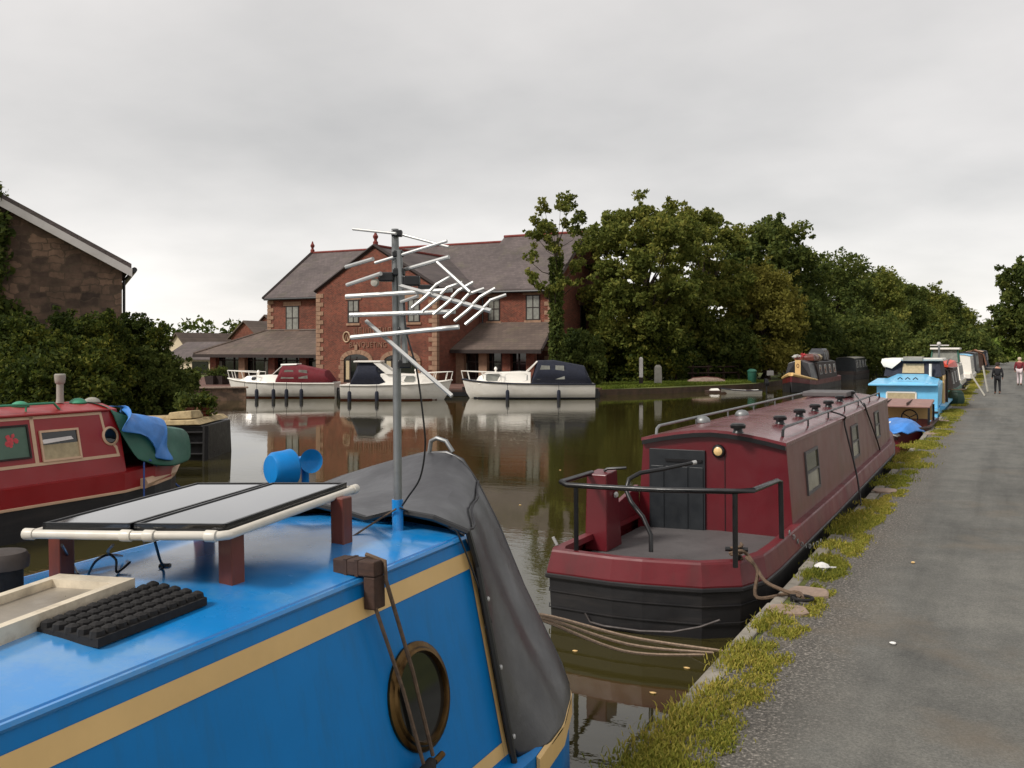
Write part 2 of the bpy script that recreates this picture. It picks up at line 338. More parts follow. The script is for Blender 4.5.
def watermat():
    t = NT('canal_water'); c = t.ramp(t.noise(0.25, 3), [(0.3, lin((50, 45, 20))), (0.7, lin((60, 55, 26)))]); t.l(c, t.p.inputs['Base Color'])
    t.p.inputs['Roughness'].default_value = 0.02; t.p.inputs['IOR'].default_value = 1.5
    a = t.noise(0.9, 3, 0.5, stretch=(1.0, 2.6, 1)); b = t.noise(4.5, 3, 0.6, stretch=(1, 2.0, 1))
    mk = t.ramp(t.noise(0.11, 2), [(0.42, (0.15,) * 3), (0.62, (1,) * 3)])
    h = t.mix(1.0, t.mix(0.35, a, b), mk, 'MULTIPLY'); t.bump(h, 0.055, 0.12); return t.m
MT['water'] = watermat()
tag(MB().add([(-160, -90, 0), (-1.6, -90, 0), (-1.6, 320, 0), (-160, 320, 0)], [[0, 1, 2, 3]]).build('water', MT['water']), kind='structure')
LB = [(-14.3, -60), (-14.3, 12.6), (-19, 17), (-27, 26), (-36.6, 35.5), (-41.4, 39.4)]
QA = Vector((-41.4, 39.4)); QB = Vector((-20.4, 50.2))
RB = [(-17.6, 54.6), (-14.6, 63), (-14.2, 90), (-14.2, 262), (-1.8, 262)]
land('ground', [(-1500, -60)] + LB + [tuple(QB)] + RB[:-1] + [(-1.8, 262.5), (-1.8, 1800), (-1500, 1800)], 0.34, MT['ground'])
land('ground', [(-1.8, -60), (900, -60), (900, 1800), (-1.8, 1800)], 0.405, MT['ground'])
pl = []; rnd = random.Random(3)
for k in range(0, 116):
    y = -6 + k * 1.6; pl.append((-1.70 + 0.02 * math.sin(y * 0.9) + rnd.uniform(-.01, .01), y))
pr = [(3.0 + 0.12 * math.sin(y * 0.5), y) for x, y in pl][::-1]
land('towpath', pl + pr, 0.425, MT['path'], 0.02)
# stone edging at the water
eb = MB(); y = -4.0
while y < 170:
    ln = rnd.uniform(0.8, 1.5) if y < 60 else 5
    eb.b2((-1.86 + rnd.uniform(-.012, .012), y, -0.4), (-1.73 + rnd.uniform(-.03, .02), y + ln - 0.015, 0.425 + rnd.uniform(-.012, .012))); y += ln
tag(eb.build('kerb', MT['edge'], bevel=0.015), kind='structure')
# terrace paving in front of the waterside building
tz = 0.40
d = (QB - QA).normalized(); nrm = Vector((-d.y, d.x))
tp = [QA, QB, Vector((-20.4, 57)), Vector((-56, 57)), Vector((-56, 44))]
tag(MB().prism([(p.x, p.y, 0.2) for p in tp], (0, 0, tz - 0.2)).build('pavement', M('brown_block_paving', (96, 66, 56), 0.9, 0.2, 3)), kind='structure')
# grass verge between edging and path : uncountable -> stuff
def grass_patch(name, n, gen, hmin, hmax, seed, mat):
    g = np.random.default_rng(seed); P = np.array([gen(g) for _ in range(n)])
    ang = g.uniform(0, 2 * np.pi, n); h = g.uniform(hmin, hmax, n) * P[:, 3]; wd = g.uniform(0.0025, 0.006, n) * (1 + P[:, 1].clip(0, 80) * 0.05)
    lean = g.uniform(0.2, 0.9, n) * h; la = g.uniform(0, 2 * np.pi, n)
    dx, dy = np.cos(ang) * wd, np.sin(ang) * wd
    a = P[:, :3] - np.c_[dx, dy, 0 * dx]; b = P[:, :3] + np.c_[dx, dy, 0 * dx]
    m = P[:, :3] + np.c_[np.cos(la) * lean * .35, np.sin(la) * lean * .35, h * .65]; tip = P[:, :3] + np.c_[np.cos(la) * lean, np.sin(la) * lean, h]
    m1 = m - np.c_[dx, dy, 0 * dx] * .8; m2 = m + np.c_[dx, dy, 0 * dx] * .8
    V = np.stack([a, b, m2, m1, tip], 1).reshape(-1, 3); i = np.arange(n) * 5
    q = np.stack([i, i + 1, i + 2, i + 3], 1); t = np.stack([i + 3, i + 2, i + 4], 1)
    me = bpy.data.meshes.new(name); me.from_pydata(V.tolist(), [], q.tolist() + t.tolist()); me.materials.append(mat)
    o = bpy.data.objects.new(name, me); COL.objects.link(o); return tag(o, kind='stuff')
clumps = []
for px, py, r in ((660, 752, .17), (680, 728, .16), (695, 712, .15), (655, 765, .15), (640, 770, .18), (715, 690, .10), (738, 660, .13), (745, 648, .10), (762, 625, .08), (775, 616, .10), (790, 610, .06), (812, 574, .10), (825, 560, .13), (832, 545, .14), (842, 530, .15), (850, 522, .2), (862, 515, .16), (868, 503, .12), (880, 484, .12), (893, 466, .2), (902, 458, .22), (912, 446, .22)):
    p = at_z(px, py, .43); clumps.append((min(p.x, -1.42), p.y, r, 1))
g0 = random.Random(9)
for k in range(150):
    y = 17.5 + k * 0.6 + g0.uniform(0, .6)
    if g0.random() < .82: clumps.append((-1.56 + g0.uniform(-.12, .14), y, g0.uniform(.12, .27), g0.uniform(.7, 1.1)))
for k in range(130): clumps.append((-1.52 + g0.uniform(-.08, .1), g0.uniform(4, 18), g0.uniform(.04, .09), .6))
cw = np.array([c[2] ** 1.3 for c in clumps]); cw /= cw.sum()
def vg(g):
    c = clumps[g.choice(len(clumps), p=cw)]
    return (c[0] + g.normal() * c[2] * .55, c[1] + g.normal() * c[2] * 1.1, .42, c[3])
grass_patch('grass', 150000, vg, .018, .06, 4, MT['grass'])
def fg(g):
    f = g.random(); k = Vector((-20.2, 50.6)).lerp(Vector((-14.4, 66)), f); e = abs(g.normal()) * 2.2 - .12
    return (k.x - e * .9 - .1, k.y + e * .6 + .1, .34, 1)
grass_patch('grass', 22000, fg, .08, .22, 5, leafmat('bank_grass', [(0.1, (70, 88, 30)), (0.9, (116, 126, 48))], .3))
# ------------------------------------------------------------------ foliage
def leaves(centres, radii, counts, size, g, flat=0.6, up=0.4):
    P = []; 
    for c, r, n in zip(centres, radii, counts):
        d = g.normal(size=(n, 3)); d /= np.linalg.norm(d, axis=1, keepdims=True)
        rr = g.random(n) ** 0.45
        P.append(c + d * (rr * r)[:, None] * np.array([1, 1, flat + .2]))
    P = np.concatenate(P); n = len(P)
    nv = g.normal(size=(n, 3)); nv[:, 2] += up; nv /= np.linalg.norm(nv, axis=1, keepdims=True)
    t = np.cross(nv, g.normal(size=(n, 3))); t /= np.linalg.norm(t, axis=1, keepdims=True); b = np.cross(nv, t)
    s = size * g.uniform(.55, 1.35, n)[:, None]
    V = np.stack([P - t * s, P + b * s * .55 + nv * s * .12, P + t * s, P - b * s * .55 + nv * s * .12], 1).reshape(-1, 3)
    return V
def leafmesh(name, V, mat):
    n = len(V) // 4; me = bpy.data.meshes.new(name)
    me.vertices.add(len(V)); me.vertices.foreach_set('co', V.astype(np.float32).ravel())
    me.loops.add(4 * n); me.loops.foreach_set('vertex_index', np.arange(4 * n, dtype=np.int32))
    me.polygons.add(n); me.polygons.foreach_set('loop_start', np.arange(0, 4 * n, 4, dtype=np.int32)); me.polygons.foreach_set('loop_total', np.full(n, 4, dtype=np.int32))
    me.materials.append(mat); me.update(calc_edges=True); me.validate(); return me
def tree(name, label, cat, loc, h, rx, seed, mat, base=0.25, n=14000, leaf=0.22, nclump=60, shape='round', trunk=0.3, lean=(0, 0), ry=None, group=None, crad=0.26, multi=0, ivy=None, hollow=0.55, gaps=(), limbk=.62):
    """tapered trunk with limbs reaching the clumps, crown of loose leaf clumps"""
    g = np.random.default_rng(seed); ry = ry or rx
    root = thing(name, label, cat, loc, 0, group)
    cz0, cz1 = base * h, h; cen = []
    tries = 0
    while len(cen) < nclump and tries < 20000:
        tries += 1
        u = g.uniform(-1, 1, 3)
        q = (np.abs(u) ** 2.7).sum() ** (1 / 2.7)
        if any(math.hypot(u[0] * CA + u[1] * SA - a, (u[2] - b) * 1.0) < c for a, b, c in gaps): continue
        if q > 1 or q < hollow * g.random(): continue
        z = (cz0 + cz1) / 2 + u[2] * (cz1 - cz0) / 2 * .93
        f = (z - cz0) / (cz1 - cz0)
        k = {'round': 1.0, 'cone': 1.25 - .75 * f, 'vase': .5 + .6 * f, 'bush': 1.1 - .3 * f}[shape]
        cen.append((u[0] * rx * k * .86 + lean[0] * f, u[1] * ry * k * .86 + lean[1] * f, z))
    cen = np.array(cen); rad = g.uniform(.55, 1.3, len(cen)) * crad * rx
    ns_ = len(cen) * 4; k_ = g.integers(0, len(cen), ns_); dv = g.normal(size=(ns_, 3)); dv /= np.linalg.norm(dv, axis=1, keepdims=True)
    spray = cen[k_] + dv * (rad[k_] * g.uniform(.75, 1.55, ns_))[:, None]; spray[:, 2] = np.maximum(spray[:, 2], .1)
    nl = len(cen); allc = np.vstack([cen, spray]); rad = np.r_[rad, rad[k_] * g.uniform(.15, .45, ns_)]
    cnt = (rad ** 1.8 / (rad ** 1.8).sum() * n).astype(int) + 1
    tb = MB(); tw = trunk
    top = Vector((lean[0] * .7, lean[1] * .7, h * (.72 if shape != 'bush' else .5)))
    sp = [Vector((0, 0, -.2)).lerp(top, k / 6) + Vector((g.normal(), g.normal(), 0)) * (rx * .035 if k else 0) for k in range(7)]
    tb.tube(sp, [tw * (1.25 if k == 0 else 1 - .13 * k) for k in range(7)], 8)
    for k in range(0, len(cen), max(1, len(cen) // 24)):
        c = Vector(cen[k]); f0 = min(.97, max(.15, (c.z / h) * limbk / .72)); i = f0 * 6; a = sp[int(i)].lerp(sp[min(6, int(i) + 1)], i % 1)
        m = a.lerp(c, .5) + Vector((g.normal() * .12, g.normal() * .12, -.04 * h)) * .6
        r0 = tw * (1 - .13 * i) * .45; tb.tube([a, m, c], [r0, r0 * .6, r0 * .18], 5)
    tb.build('trunk', MT['bark'], root, smooth=True)
    V = leaves(allc, rad, cnt, leaf, g)
    o = bpy.data.objects.new('crown', leafmesh('crown', V, mat)); COL.objects.link(o); o.parent = root
    if ivy:
        zz = g.uniform(.0, ivy, 2600) * h; aa = g.uniform(0, 6.283, 2600); rr = tw * g.uniform(.8, 1.9, 2600)
        c = np.c_[np.cos(aa) * rr, np.sin(aa) * rr, zz] + np.array([[top.x, top.y, 0]]) * (zz / top.z)[:, None]
        V = leaves(c, np.full(2600, .08), [2] * 2600, .12, g)
        o = bpy.data.objects.new('ivy', leafmesh('ivy', V, MT['leaf_dark'])); COL.objects.link(o); o.parent = root
    return root
GZ = .33
def tree_px(px, py_top, px_l, px_r, X=None, D=None, **k):
    """stands a tree on the ground where its axis is seen, sized from its outline"""
    p = at_x(px, HOR, X) if X is not None else at_d(px, HOR, D)
    dep = -p.x * SA + p.y * CA
    h = EYE + (HOR - py_top) * dep / FPX - GZ; rx = (px_r - px_l) / 2 * dep / FPX
    return dict(loc=(p.x, p.y, GZ), h=h, rx=rx, **k)
def T(name, label, cat, **k): return tree(name, label, cat, **k)
T('ivy_clad_tree', 'tall thin open-crowned tree with an ivy covered trunk beside the brick pub', 'tree', **tree_px(556, 190, 524, 592, D=55.5, seed=11, mat=MT['leaf'], base=.44, n=6000, leaf=.11, nclump=95, trunk=.22, ivy=.66, crad=.13, hollow=.35, limbk=.86, gaps=((-.45, -.2, .28), (.4, -.05, .25), (0, -.45, .3), (.15, .35, .15))))
T('sycamore_tree', 'tallest broad tree right of the pub with sky showing between its limbs', 'tree', **tree_px(644, 186, 580, 712, D=66, seed=22, mat=MT['leaf'], base=.1, n=56000, leaf=.14, nclump=150, trunk=.42, crad=.18, hollow=.6, gaps=((-.45, .18, .16), (-.1, .28, .14), (.35, .12, .2), (.62, .3, .14), (.1, -.02, .13), (-.3, .5, .1))))
T('sycamore_tree', 'broad tree with dark upper limbs just right of the tallest tree', 'tree', **tree_px(704, 206, 654, 758, D=72, seed=23, mat=MT['leaf'], base=.08, n=48000, leaf=.14, nclump=140, trunk=.4, crad=.18, hollow=.6, gaps=((-.4, .2, .18), (-.1, .42, .13), (.1, .05, .15), (.5, .3, .15))))
T('oak_tree', 'spreading dark tree standing above and behind the yellow-green willow', 'tree', **tree_px(772, 215, 722, 830, D=82, seed=24, mat=MT['leaf_dark'], base=.12, n=40000, leaf=.17, nclump=130, trunk=.45, crad=.2, hollow=.75))
T('willow_tree', 'rounded yellow-green willow on the far bank by the water', 'tree', **tree_px(764, 268, 722, 804, D=73, seed=25, mat=MT['leaf_yellow'], base=.02, n=44000, leaf=.12, nclump=140, trunk=.3, crad=.3, shape='bush'))
for i, (px, top, l, r, X, m, lb) in enumerate((
    (836, 254, 792, 880, -17.5, 'leaf_dark', 'first dark rounded tree in the far-bank row right of the oak'),
    (868, 262, 830, 906, -18.5, 'leaf', 'mid green tree in the far-bank row behind the dark rounded tree'),
    (895, 274, 862, 930, -17.0, 'leaf_dark', 'dark bushy tree in the far-bank row above the light blue boat'),
    (918, 284, 886, 948, -16.5, 'leaf', 'mid green tree in the far-bank row above the boat with the tee aerial'),
    (938, 290, 914, 962, -16.5, 'leaf_dark', 'dark tree with a ragged top in the far-bank row behind the grey boats'),
    (957, 306, 936, 976, -15.5, 'leaf', 'smaller mid green tree near the far end of the far-bank row'),
    (974, 322, 954, 992, -14.5, 'leaf_dark', 'last low dark tree at the far end of the far-bank row'))):
    T('deciduous_tree', lb, 'tree', **tree_px(px, top, l, r, X=X, seed=40 + i, mat=MT[m], base=.02, n=30000, leaf=.19 + .03 * i, nclump=120, trunk=.35, crad=.25, group='trees along the far bank'))
for i, (px, top, l, r, D, m, lb) in enumerate((
    (805, 292, 770, 840, 88, 'leaf_dark', 'low dense dark tree filling the gap beside the willow'),
    (640, 322, 586, 690, 67, 'leaf_bush', 'wide dense bush under the tallest tree at the water edge'),
    (714, 318, 664, 762, 73, 'leaf_dark', 'dense dark bush under the second broad tree'),
    (578, 333, 552, 606, 58, 'leaf_dark', 'dark green bush at the corner of the pub beside the ivy-clad tree'),
    (852, 318, 800, 904, 92, 'leaf_dark', 'long dark bush behind the narrowboat with the cream prow'),
    (950, 338, 905, 990, 130, 'leaf_dark', 'low dark bush far off above the boats with gangplanks'))):
    T('bush', lb, 'bush', **tree_px(px, top, l, r, D=D, seed=60 + i, mat=MT[m], base=.0, n=24000, leaf=.12 + .002 * max(0, D - 60), nclump=80, trunk=.12, crad=.3, shape='bush'))
T('roadside_tree', 'big dark tree overhanging the towpath at the right edge', 'tree', **tree_px(1041, 258, 994, 1090, D=100, seed=80, mat=MT['leaf_dark'], base=.06, n=26000, leaf=.24, nclump=110, trunk=.4, crad=.21))
T('bush', 'pale green bush closing the far end of the towpath', 'bush', **tree_px(1000, 342, 980, 1022, D=175, seed=81, mat=MT['leaf_light'], base=0, n=4000, leaf=.4, nclump=30, trunk=.1, crad=.35, shape='bush'))
# far tree belts closing the horizon : one mass each
def belt(name, pts, seed, mat, h, leaf, n):
    g = np.random.default_rng(seed); C = []; Rr = []
    for a, b in zip(pts[:-1], pts[1:]):
        L_ = math.hypot(b[0] - a[0], b[1] - a[1]); m = max(2, int(L_ / 2.2))
        for k in range(m):
            f = (k + g.random()) / m; hh = h * g.uniform(.55, 1.0)
            for q in range(3):
                C.append((a[0] + (b[0] - a[0]) * f + g.normal() * 1.5, a[1] + (b[1] - a[1]) * f + g.normal() * 1.5, hh * (q + .6) / 3)); Rr.append(h * g.uniform(.2, .32))
    C = np.array(C); Rr = np.array(Rr); V = leaves(C, Rr, [max(3, n // len(C))] * len(C), leaf, g)
    o = bpy.data.objects.new(name, leafmesh(name, V, mat)); COL.objects.link(o); o.location = (0, 0, GZ); return tag(o, kind='stuff')
belt('wood', [(-15, 268), (6, 250), (40, 260)], 5, MT['leaf_dark'], 8, .5, 9000)
belt('wood', [(-210, 120), (-120, 150), (-60, 170), (-22, 190)], 6, MT['leaf_dark'], 9, .55, 14000)
# waterside bushes on the near left, in front of the stone building
for i, (px, top, l, r, D, m, lb) in enumerate((
    (22, 316, -40, 80, 24, 'leaf_bush', 'leftmost leafy green bush in front of the stone building'),
    (78, 312, 20, 132, 25.5, 'leaf_bush', 'bush in front of the stone gable just below the bargeboard end'),
    (128, 312, 92, 172, 27, 'leaf_bush', 'airy bush at the right corner of the stone building'),
    (148, 342, 110, 188, 27, 'leaf_dark', 'lower dark bush sloping down towards the dark moored barge'),
    (60, 352, 0, 130, 19.5, 'leaf_bush', 'low bush right behind the roof of the red narrowboat'))):
    T('bush', lb, 'bush', **tree_px(px, top, l, r, D=D, seed=90 + i, mat=MT[m], base=.0, n=42000, leaf=.052, nclump=120, trunk=.06, crad=.24, shape='bush', group='bushes on the left bank'))
# ------------------------------------------------------------------ brick waterside pub
pub = thing('brick_pub', 'two-storey red brick waterside pub with slate roofs and a projecting gabled front', 'pub', (-38, 60, tz))
T0, T1, F0, F1, EV = -50.8, -26.4, 57.0, 68.0, 6.65
def gablewall(t, s0, s1, ze, zr, th=.35): return [(t, s0, tz), (t, s1, tz), (t, s1, ze), (t, (s0 + s1) / 2, zr), (t, s0, ze)]
wl = MB()
wl.b2((T0, F0, tz), (T1, F0 + .35, EV)); wl.b2((T0, F1 - .35, tz), (T1, F1, EV))
wl.prism(gablewall(T0, F0 + .002, F1 - .002, EV + .02, 10.3), (.35, 0, 0)); wl.prism(gablewall(T1, F0 - .01, F1 - .002, EV + .02, 10.6), (-.35, 0, 0))
W0, W1, WF, WE, WR = -41.5, -31.9, 51.4, 6.5, 9.25; WM = (W0 + W1) / 2
wl.prism([(W0, WF, tz), (W1, WF, tz), (W1, WF, WE), (WM, WF, WR), (W0, WF, WE)], (0, .35, 0))
wl.b2((W0 + .002, WF + .35, tz), (W0 + .35, F0 + .1, WE)); wl.b2((W1 - .35, WF + .35, tz), (W1 - .002, F0 + .1, WE))
wl.build('wall', MT['brick'], pub, W=True)
TS = -32.9
def slab(mb, P, th=.16): mb.prism(P, (0, 0, th))
rf = MB(); slab(rf, [(T0 - .15, F0 - .35, EV - .22), (TS, F0 - .35, EV - .22), (TS, 62.5, 10.42), (T0 - .15, 62.5, 10.42)]); slab(rf, [(T0 - .15, F1 + .35, EV - .22), (TS, F1 + .35, EV - .22), (TS, 62.5, 10.42), (T0 - .15, 62.5, 10.42)])
r1 = rf.build('roof', MT['slate'], pub, W=True)
rf = MB(); slab(rf, [(TS + .01, F0 - .36, EV - .2), (T1 + .18, F0 - .36, EV - .2), (T1 + .18, 62.5, 10.75), (TS + .01, 62.5, 10.75)], .2); slab(rf, [(TS + .01, F1 + .36, EV - .2), (T1 + .18, F1 + .36, EV - .2), (T1 + .18, 62.5, 10.75), (TS + .01, 62.5, 10.75)], .2)
r2 = rf.build('roof', MT['slate'], pub, W=True)
rf = MB(); slab(rf, [(W0 - .1, WF - .02, WE - .05), (WM, WF - .02, WR + .02), (WM, 60.6, WR + .02), (W0 - .1, F0 + .2, WE - .05)], .14); slab(rf, [(W1 + .1, WF - .02, WE - .05), (WM, WF - .02, WR + .02), (WM, 60.6, WR + .02), (W1 + .1, F0 + .2, WE - .05)], .14)
r3 = rf.build('roof', MT['slate'], pub, W=True)
mb = MB(); mb.tube([(T0 - .1, 62.5, 10.6), (TS, 62.5, 10.6)], .11, 6); mb.build('ridge_tiles', MT['ridge'], r1, W=True)
mb = MB(); mb.tube([(TS, 62.5, 10.97), (T1 + .15, 62.5, 10.97)], .12, 6); mb.build('ridge_tiles', MT['ridge'], r2, W=True)
mb = MB(); mb.tube([(WM, WF, WR + .2), (WM, 60.5, WR + .2)], .1, 6); mb.build('ridge_tiles', MT['ridge'], r3, W=True)
# coping of the gables and finials
for a, b in (((W0 - .12, WF - .06, WE + .05), (WM, WF - .06, WR + .2)), ((W1 + .12, WF - .06, WE + .05), (WM, WF - .06, WR + .2)), ((T0 - .16, F0 - .4, EV - .1), (T0 - .16, 62.5, 10.62)), ((T1 + .2, F0 - .4, EV - .08), (T1 + .2, 62.5, 10.98))):
    MB().tube([a, b], .13, 4).build('coping', MT['timber_dark'], pub, W=True)
for x, y, z in ((WM, WF + .1, WR + .2), (T0 - .1, 62.5, 10.6)):
    MB().lathe([(.17, 0), (.17, .25), (.1, .3), (.1, .42), (.16, .5), (.18, .62), (.1, .74), (.04, .95)], 10, (x, y, z)).build('finial', MT['ridge'], pub, W=True, smooth=True)
gt = MB(); gt.tube([(T0, F0 - .42, EV - .2), (W0 - .1, F0 - .42, EV - .2)], .09, 6); gt.tube([(W1 + .1, F0 - .42, EV - .18), (T1 + .1, F0 - .42, EV - .18)], .09, 6); gt.tube([(W1 + .25, F0 - .08, EV - .2), (W1 + .25, F0 - .08, 4.2)], .06, 6)
gt.build('gutter', MT['black'], pub, W=True)
# quoins
for qx, fy, sg in ((W0, WF, 1), (W1, WF, -1), (T1, F0, -1), (T0, F0, 1)):
    q = MB(); z = tz; k = 0
    while z < 6.3:
        wd = .62 if k % 2 else .36; q.box((qx + sg * wd / 2 - sg * .03, fy + .1, z + .14), (wd, .3, .27)); z += .3; k += 1
    q.build('quoin', MT['quoin'], pub, W=True)
def window(x0, x1, z0, z1, y, nx=2, nz=2, parent=pub, lint=True, glass='glass_pale', axis='y', dy=-1):
    """frame with glazing bars (part), glass pane (sub-part)"""
    fr = MB(); b = .07
    def bx(a0, a1, c0, c1, d0, d1):
        if axis == 'y': fr.b2((a0, y + dy * d0, c0), (a1, y + dy * d1, c1))
        else: fr.b2((y - dy * d0, a0, c0), (y - dy * d1, a1, c1))
    bx(x0, x1, z0, z0 + b, .0, .05); bx(x0, x1, z1 - b, z1, .0, .05); bx(x0, x0 + b, z0 + b, z1 - b, .0, .05); bx(x1 - b, x1, z0 + b, z1 - b, .0, .05)
    for k in range(1, nx): xx = x0 + (x1 - x0) * k / nx; bx(xx - .03, xx + .03, z0 + b, z1 - b, .01, .045)
    for k in range(1, nz): zz = z0 + (z1 - z0) * k / nz; bx(x0 + b, x1 - b, zz - .03, zz + .03, .012, .043)
    f = fr.build('window', MT['timber_dark'], parent, W=True)
    g = MB(); fr2 = fr; fr = g; bx(x0 + b, x1 - b, z0 + b, z1 - b, .0, .02); g.build('pane', MT[glass], f, W=True); fr = fr2
    if lint:
        fr = MB(); bx(x0 - .22, x1 + .22, z1 + .01, z1 + .32, .0, .06); fr.build('lintel', MT['quoin'], f, W=True); fr = MB(); bx(x0 - .1, x1 + .1, z0 - .16, z0 - .01, .0, .08); fr.build('sill', MT['quoin'], f, W=True)
    return f
def win_px(pl, pr, pt, pb, y, **k):
    a = at_y(pl, pt, y); b = at_y(pr, pb, y); return window(a.x, b.x, b.z, a.z, y, **k)
win_px(286, 299, 306, 330, F0); win_px(488, 500, 297, 321, F0 + 0); win_px(526, 540, 295, 320, F0)
win_px(348, 359, 300, 323, WF); win_px(408, 420, 299, 322, WF)
a = at_x(580, 300, T1); b = at_x(586, 324, T1); window(a.y, a.y + 1.0, 3.6, 5.7, T1, 1, 1, lint=True, glass='glass', axis='x', dy=-1)
# arched doorways
def arch(pl, pr):
    a = at_y(pl, 352, WF); b = at_y(pr, 352, WF); x0, x1 = a.x, b.x; zt = 2.62; m = (x0 + x1) / 2
    op = MB(); n = 10; iw = (x1 - x0) / 2 - .28
    po = [(m - iw, WF - .02, tz), (m + iw, WF - .02, tz)] + [(m + iw * math.cos(math.pi * k / n), WF - .02, zt - .75 + .42 * math.sin(math.pi * k / n)) for k in range(n + 1)]
    op.prism(po, (0, .03, 0)); d = op.build('doorway', MT['glass'], pub, W=True)
    s = MB(); z = tz; k = 0
    while z < zt - .8:
        wd = .42 if k % 2 else .28
        s.b2((m - iw - wd, WF - .09, z), (m - iw, WF, z + .27)); s.b2((m + iw, WF - .09, z), (m + iw + wd, WF, z + .27)); z += .29; k += 1
    for k in range(n):
        a0, a1 = math.pi * k / n + .01, math.pi * (k + 1) / n - .01
        def pt(r, an, h): return (m + r * math.cos(an), zt - .75 + h * math.sin(an))
        p = [pt(iw, a0, .42), pt(iw + .3, a0, .72), pt(iw + .3, a1, .72), pt(iw, a1, .42)]
        s.prism([(u, WF - .09, v) for u, v in p], (0, .085, 0))
    s.b2((m - .12, WF - .12, zt - .05), (m + .12, WF - .092, zt + .3)); s.build('surround', MT['quoin'], d, W=True)
    fr = MB(); fr.b2((m - .04, WF - .05, tz), (m + .04, WF - .021, zt - .5)); fr.b2((m - iw * .55, WF - .05, tz), (m - iw * .47, WF - .021, zt - .45)); fr.b2((m - iw, WF - .05, 1.9), (m + iw, WF - .021, 1.98)); fr.build('door_frame', MT['timber_dark'], d, W=True)
    c = MB(); c.b2((m - iw * .85, WF - .035, tz + .2), (m - iw * .58, WF - .021, 1.85)); c.build('curtain', MT['curtain'], d, W=True)
arch(341, 373); arch(381, 421)
# lettering and emblem
def text_mesh(txt, size, ext):
    cu = bpy.data.curves.new('letters', 'FONT'); cu.body = txt; cu.size = size; cu.extrude = ext; cu.align_x = 'CENTER'; cu.align_y = 'CENTER'; cu.space_character = 1.1
    o = bpy.data.objects.new('letters', cu); COL.objects.link(o); dg = bpy.context.evaluated_depsgraph_get(); me = bpy.data.meshes.new_from_object(o.evaluated_get(dg)); bpy.data.objects.remove(o); bpy.data.curves.remove(cu); return me
def lettering(txt, c, size, parent, mat, rot=(R(90), 0, 0), ext=.02, width=None):
    me = text_mesh(txt, size, ext); from mathutils import Euler
    xs = [v.co.x for v in me.vertices]; k = width / (max(xs) - min(xs)) if width else 1
    X = MAT[parent.name].inverted() @ Matrix.Translation(Vector(c)) @ Euler(rot).to_matrix().to_4x4() @ Matrix.Diagonal((k, 1, 1, 1))
    me.transform(X); me.materials.append(mat); o = bpy.data.objects.new('lettering', me); COL.objects.link(o); o.parent = parent; return o
MT['letter'] = M('pale_sign_letters', (176, 150, 120), 0.6, 0.1, 6)
MT['letter_dim'] = M('weathered_sign_letters', (126, 92, 72), 0.6, 0.1, 6)
a = at_y(368, 345, WF - .03); l = at_y(351, 345, WF); r = at_y(388, 345, WF)
lettering('BANQUETING', a, .5, pub, MT['letter_dim'], width=r.x - l.x)
sb = MB(); g = random.Random(2)
for k in range(8):                                     # upper row of raised pale letters, unreadable at this distance
    c = at_y(355.5 + k * 4.9, 331, WF - .03); hh = .26
    for q in range(2): sb.box((c.x - .09 + q * .16, c.y, c.z), (.05, .04, hh * 2 * (1 if (k + q) % 3 else .7)))
    sb.box((c.x, c.y - .003, c.z + (hh - .04) * (1 if k % 2 else -1)), (.2, .04, .06))
sb.build('lettering', MT['letter_dim'], pub, W=True)
c = at_y(346.5, 337, WF - .04); em = MB(); em.tube([(c.x + .27 * math.cos(t * math.pi / 8), c.y, c.z + .34 * math.sin(t * math.pi / 8)) for t in range(16)], .05, 6, True); em.tube([(c.x - .12, c.y, c.z - .2), (c.x, c.y, c.z + .2), (c.x + .12, c.y, c.z - .2)], .035, 5)
em.build('emblem', MT['letter'], pub, W=True)
# lean-to roofs with glazed fronts
LE, LT, LX = 2.12, 3.9, -54.6
lr = MB(); lr.prism([(LX, 53, LE), (W0 - .02, 53, LE), (W0 - .02, F0, LT), (T0 - .2, F0, LT)], (0, 0, .14)); lr.prism([(LX, 53, LE), (T0 - .2, F0, LT), (T0 - .2, 66, LT), (LX, 66, LE)], (0, 0, .14))
q = lr.build('lean_to_roof', MT['slate_brown'], pub, W=True); mb = MB(); mb.b2((LX, 52.93, LE - .12), (W0 - .03, 52.99, LE + .1)); mb.build('fascia', MT['timber_dark'], q, W=True)
mb = MB(); mb.tube([(LX, 53, LE + .17), (T0 - .2, F0, LT + .17), (W0 - .1, F0 - .05, LT + .17)], .09, 6); mb.build('ridge_tiles', MT['slate_brown'], q, W=True)
lr = MB(); lr.prism([(W1 + .02, 53, 2.48), (-25.3, 53, 2.48), (-26.3, F0 - .01, 4.3), (W1 + .02, F0 - .01, 4.3)], (0, 0, .14)); q = lr.build('lean_to_roof', MT['slate_brown'], pub, W=True)
mb = MB(); mb.b2((W1 + .03, 52.93, 2.36), (-25.3, 52.99, 2.58)); mb.tube([(-25.28, 53, 2.58), (-26.2, F0, 4.42)], .1, 5); mb.build('fascia', MT['timber_dark'], q, W=True)
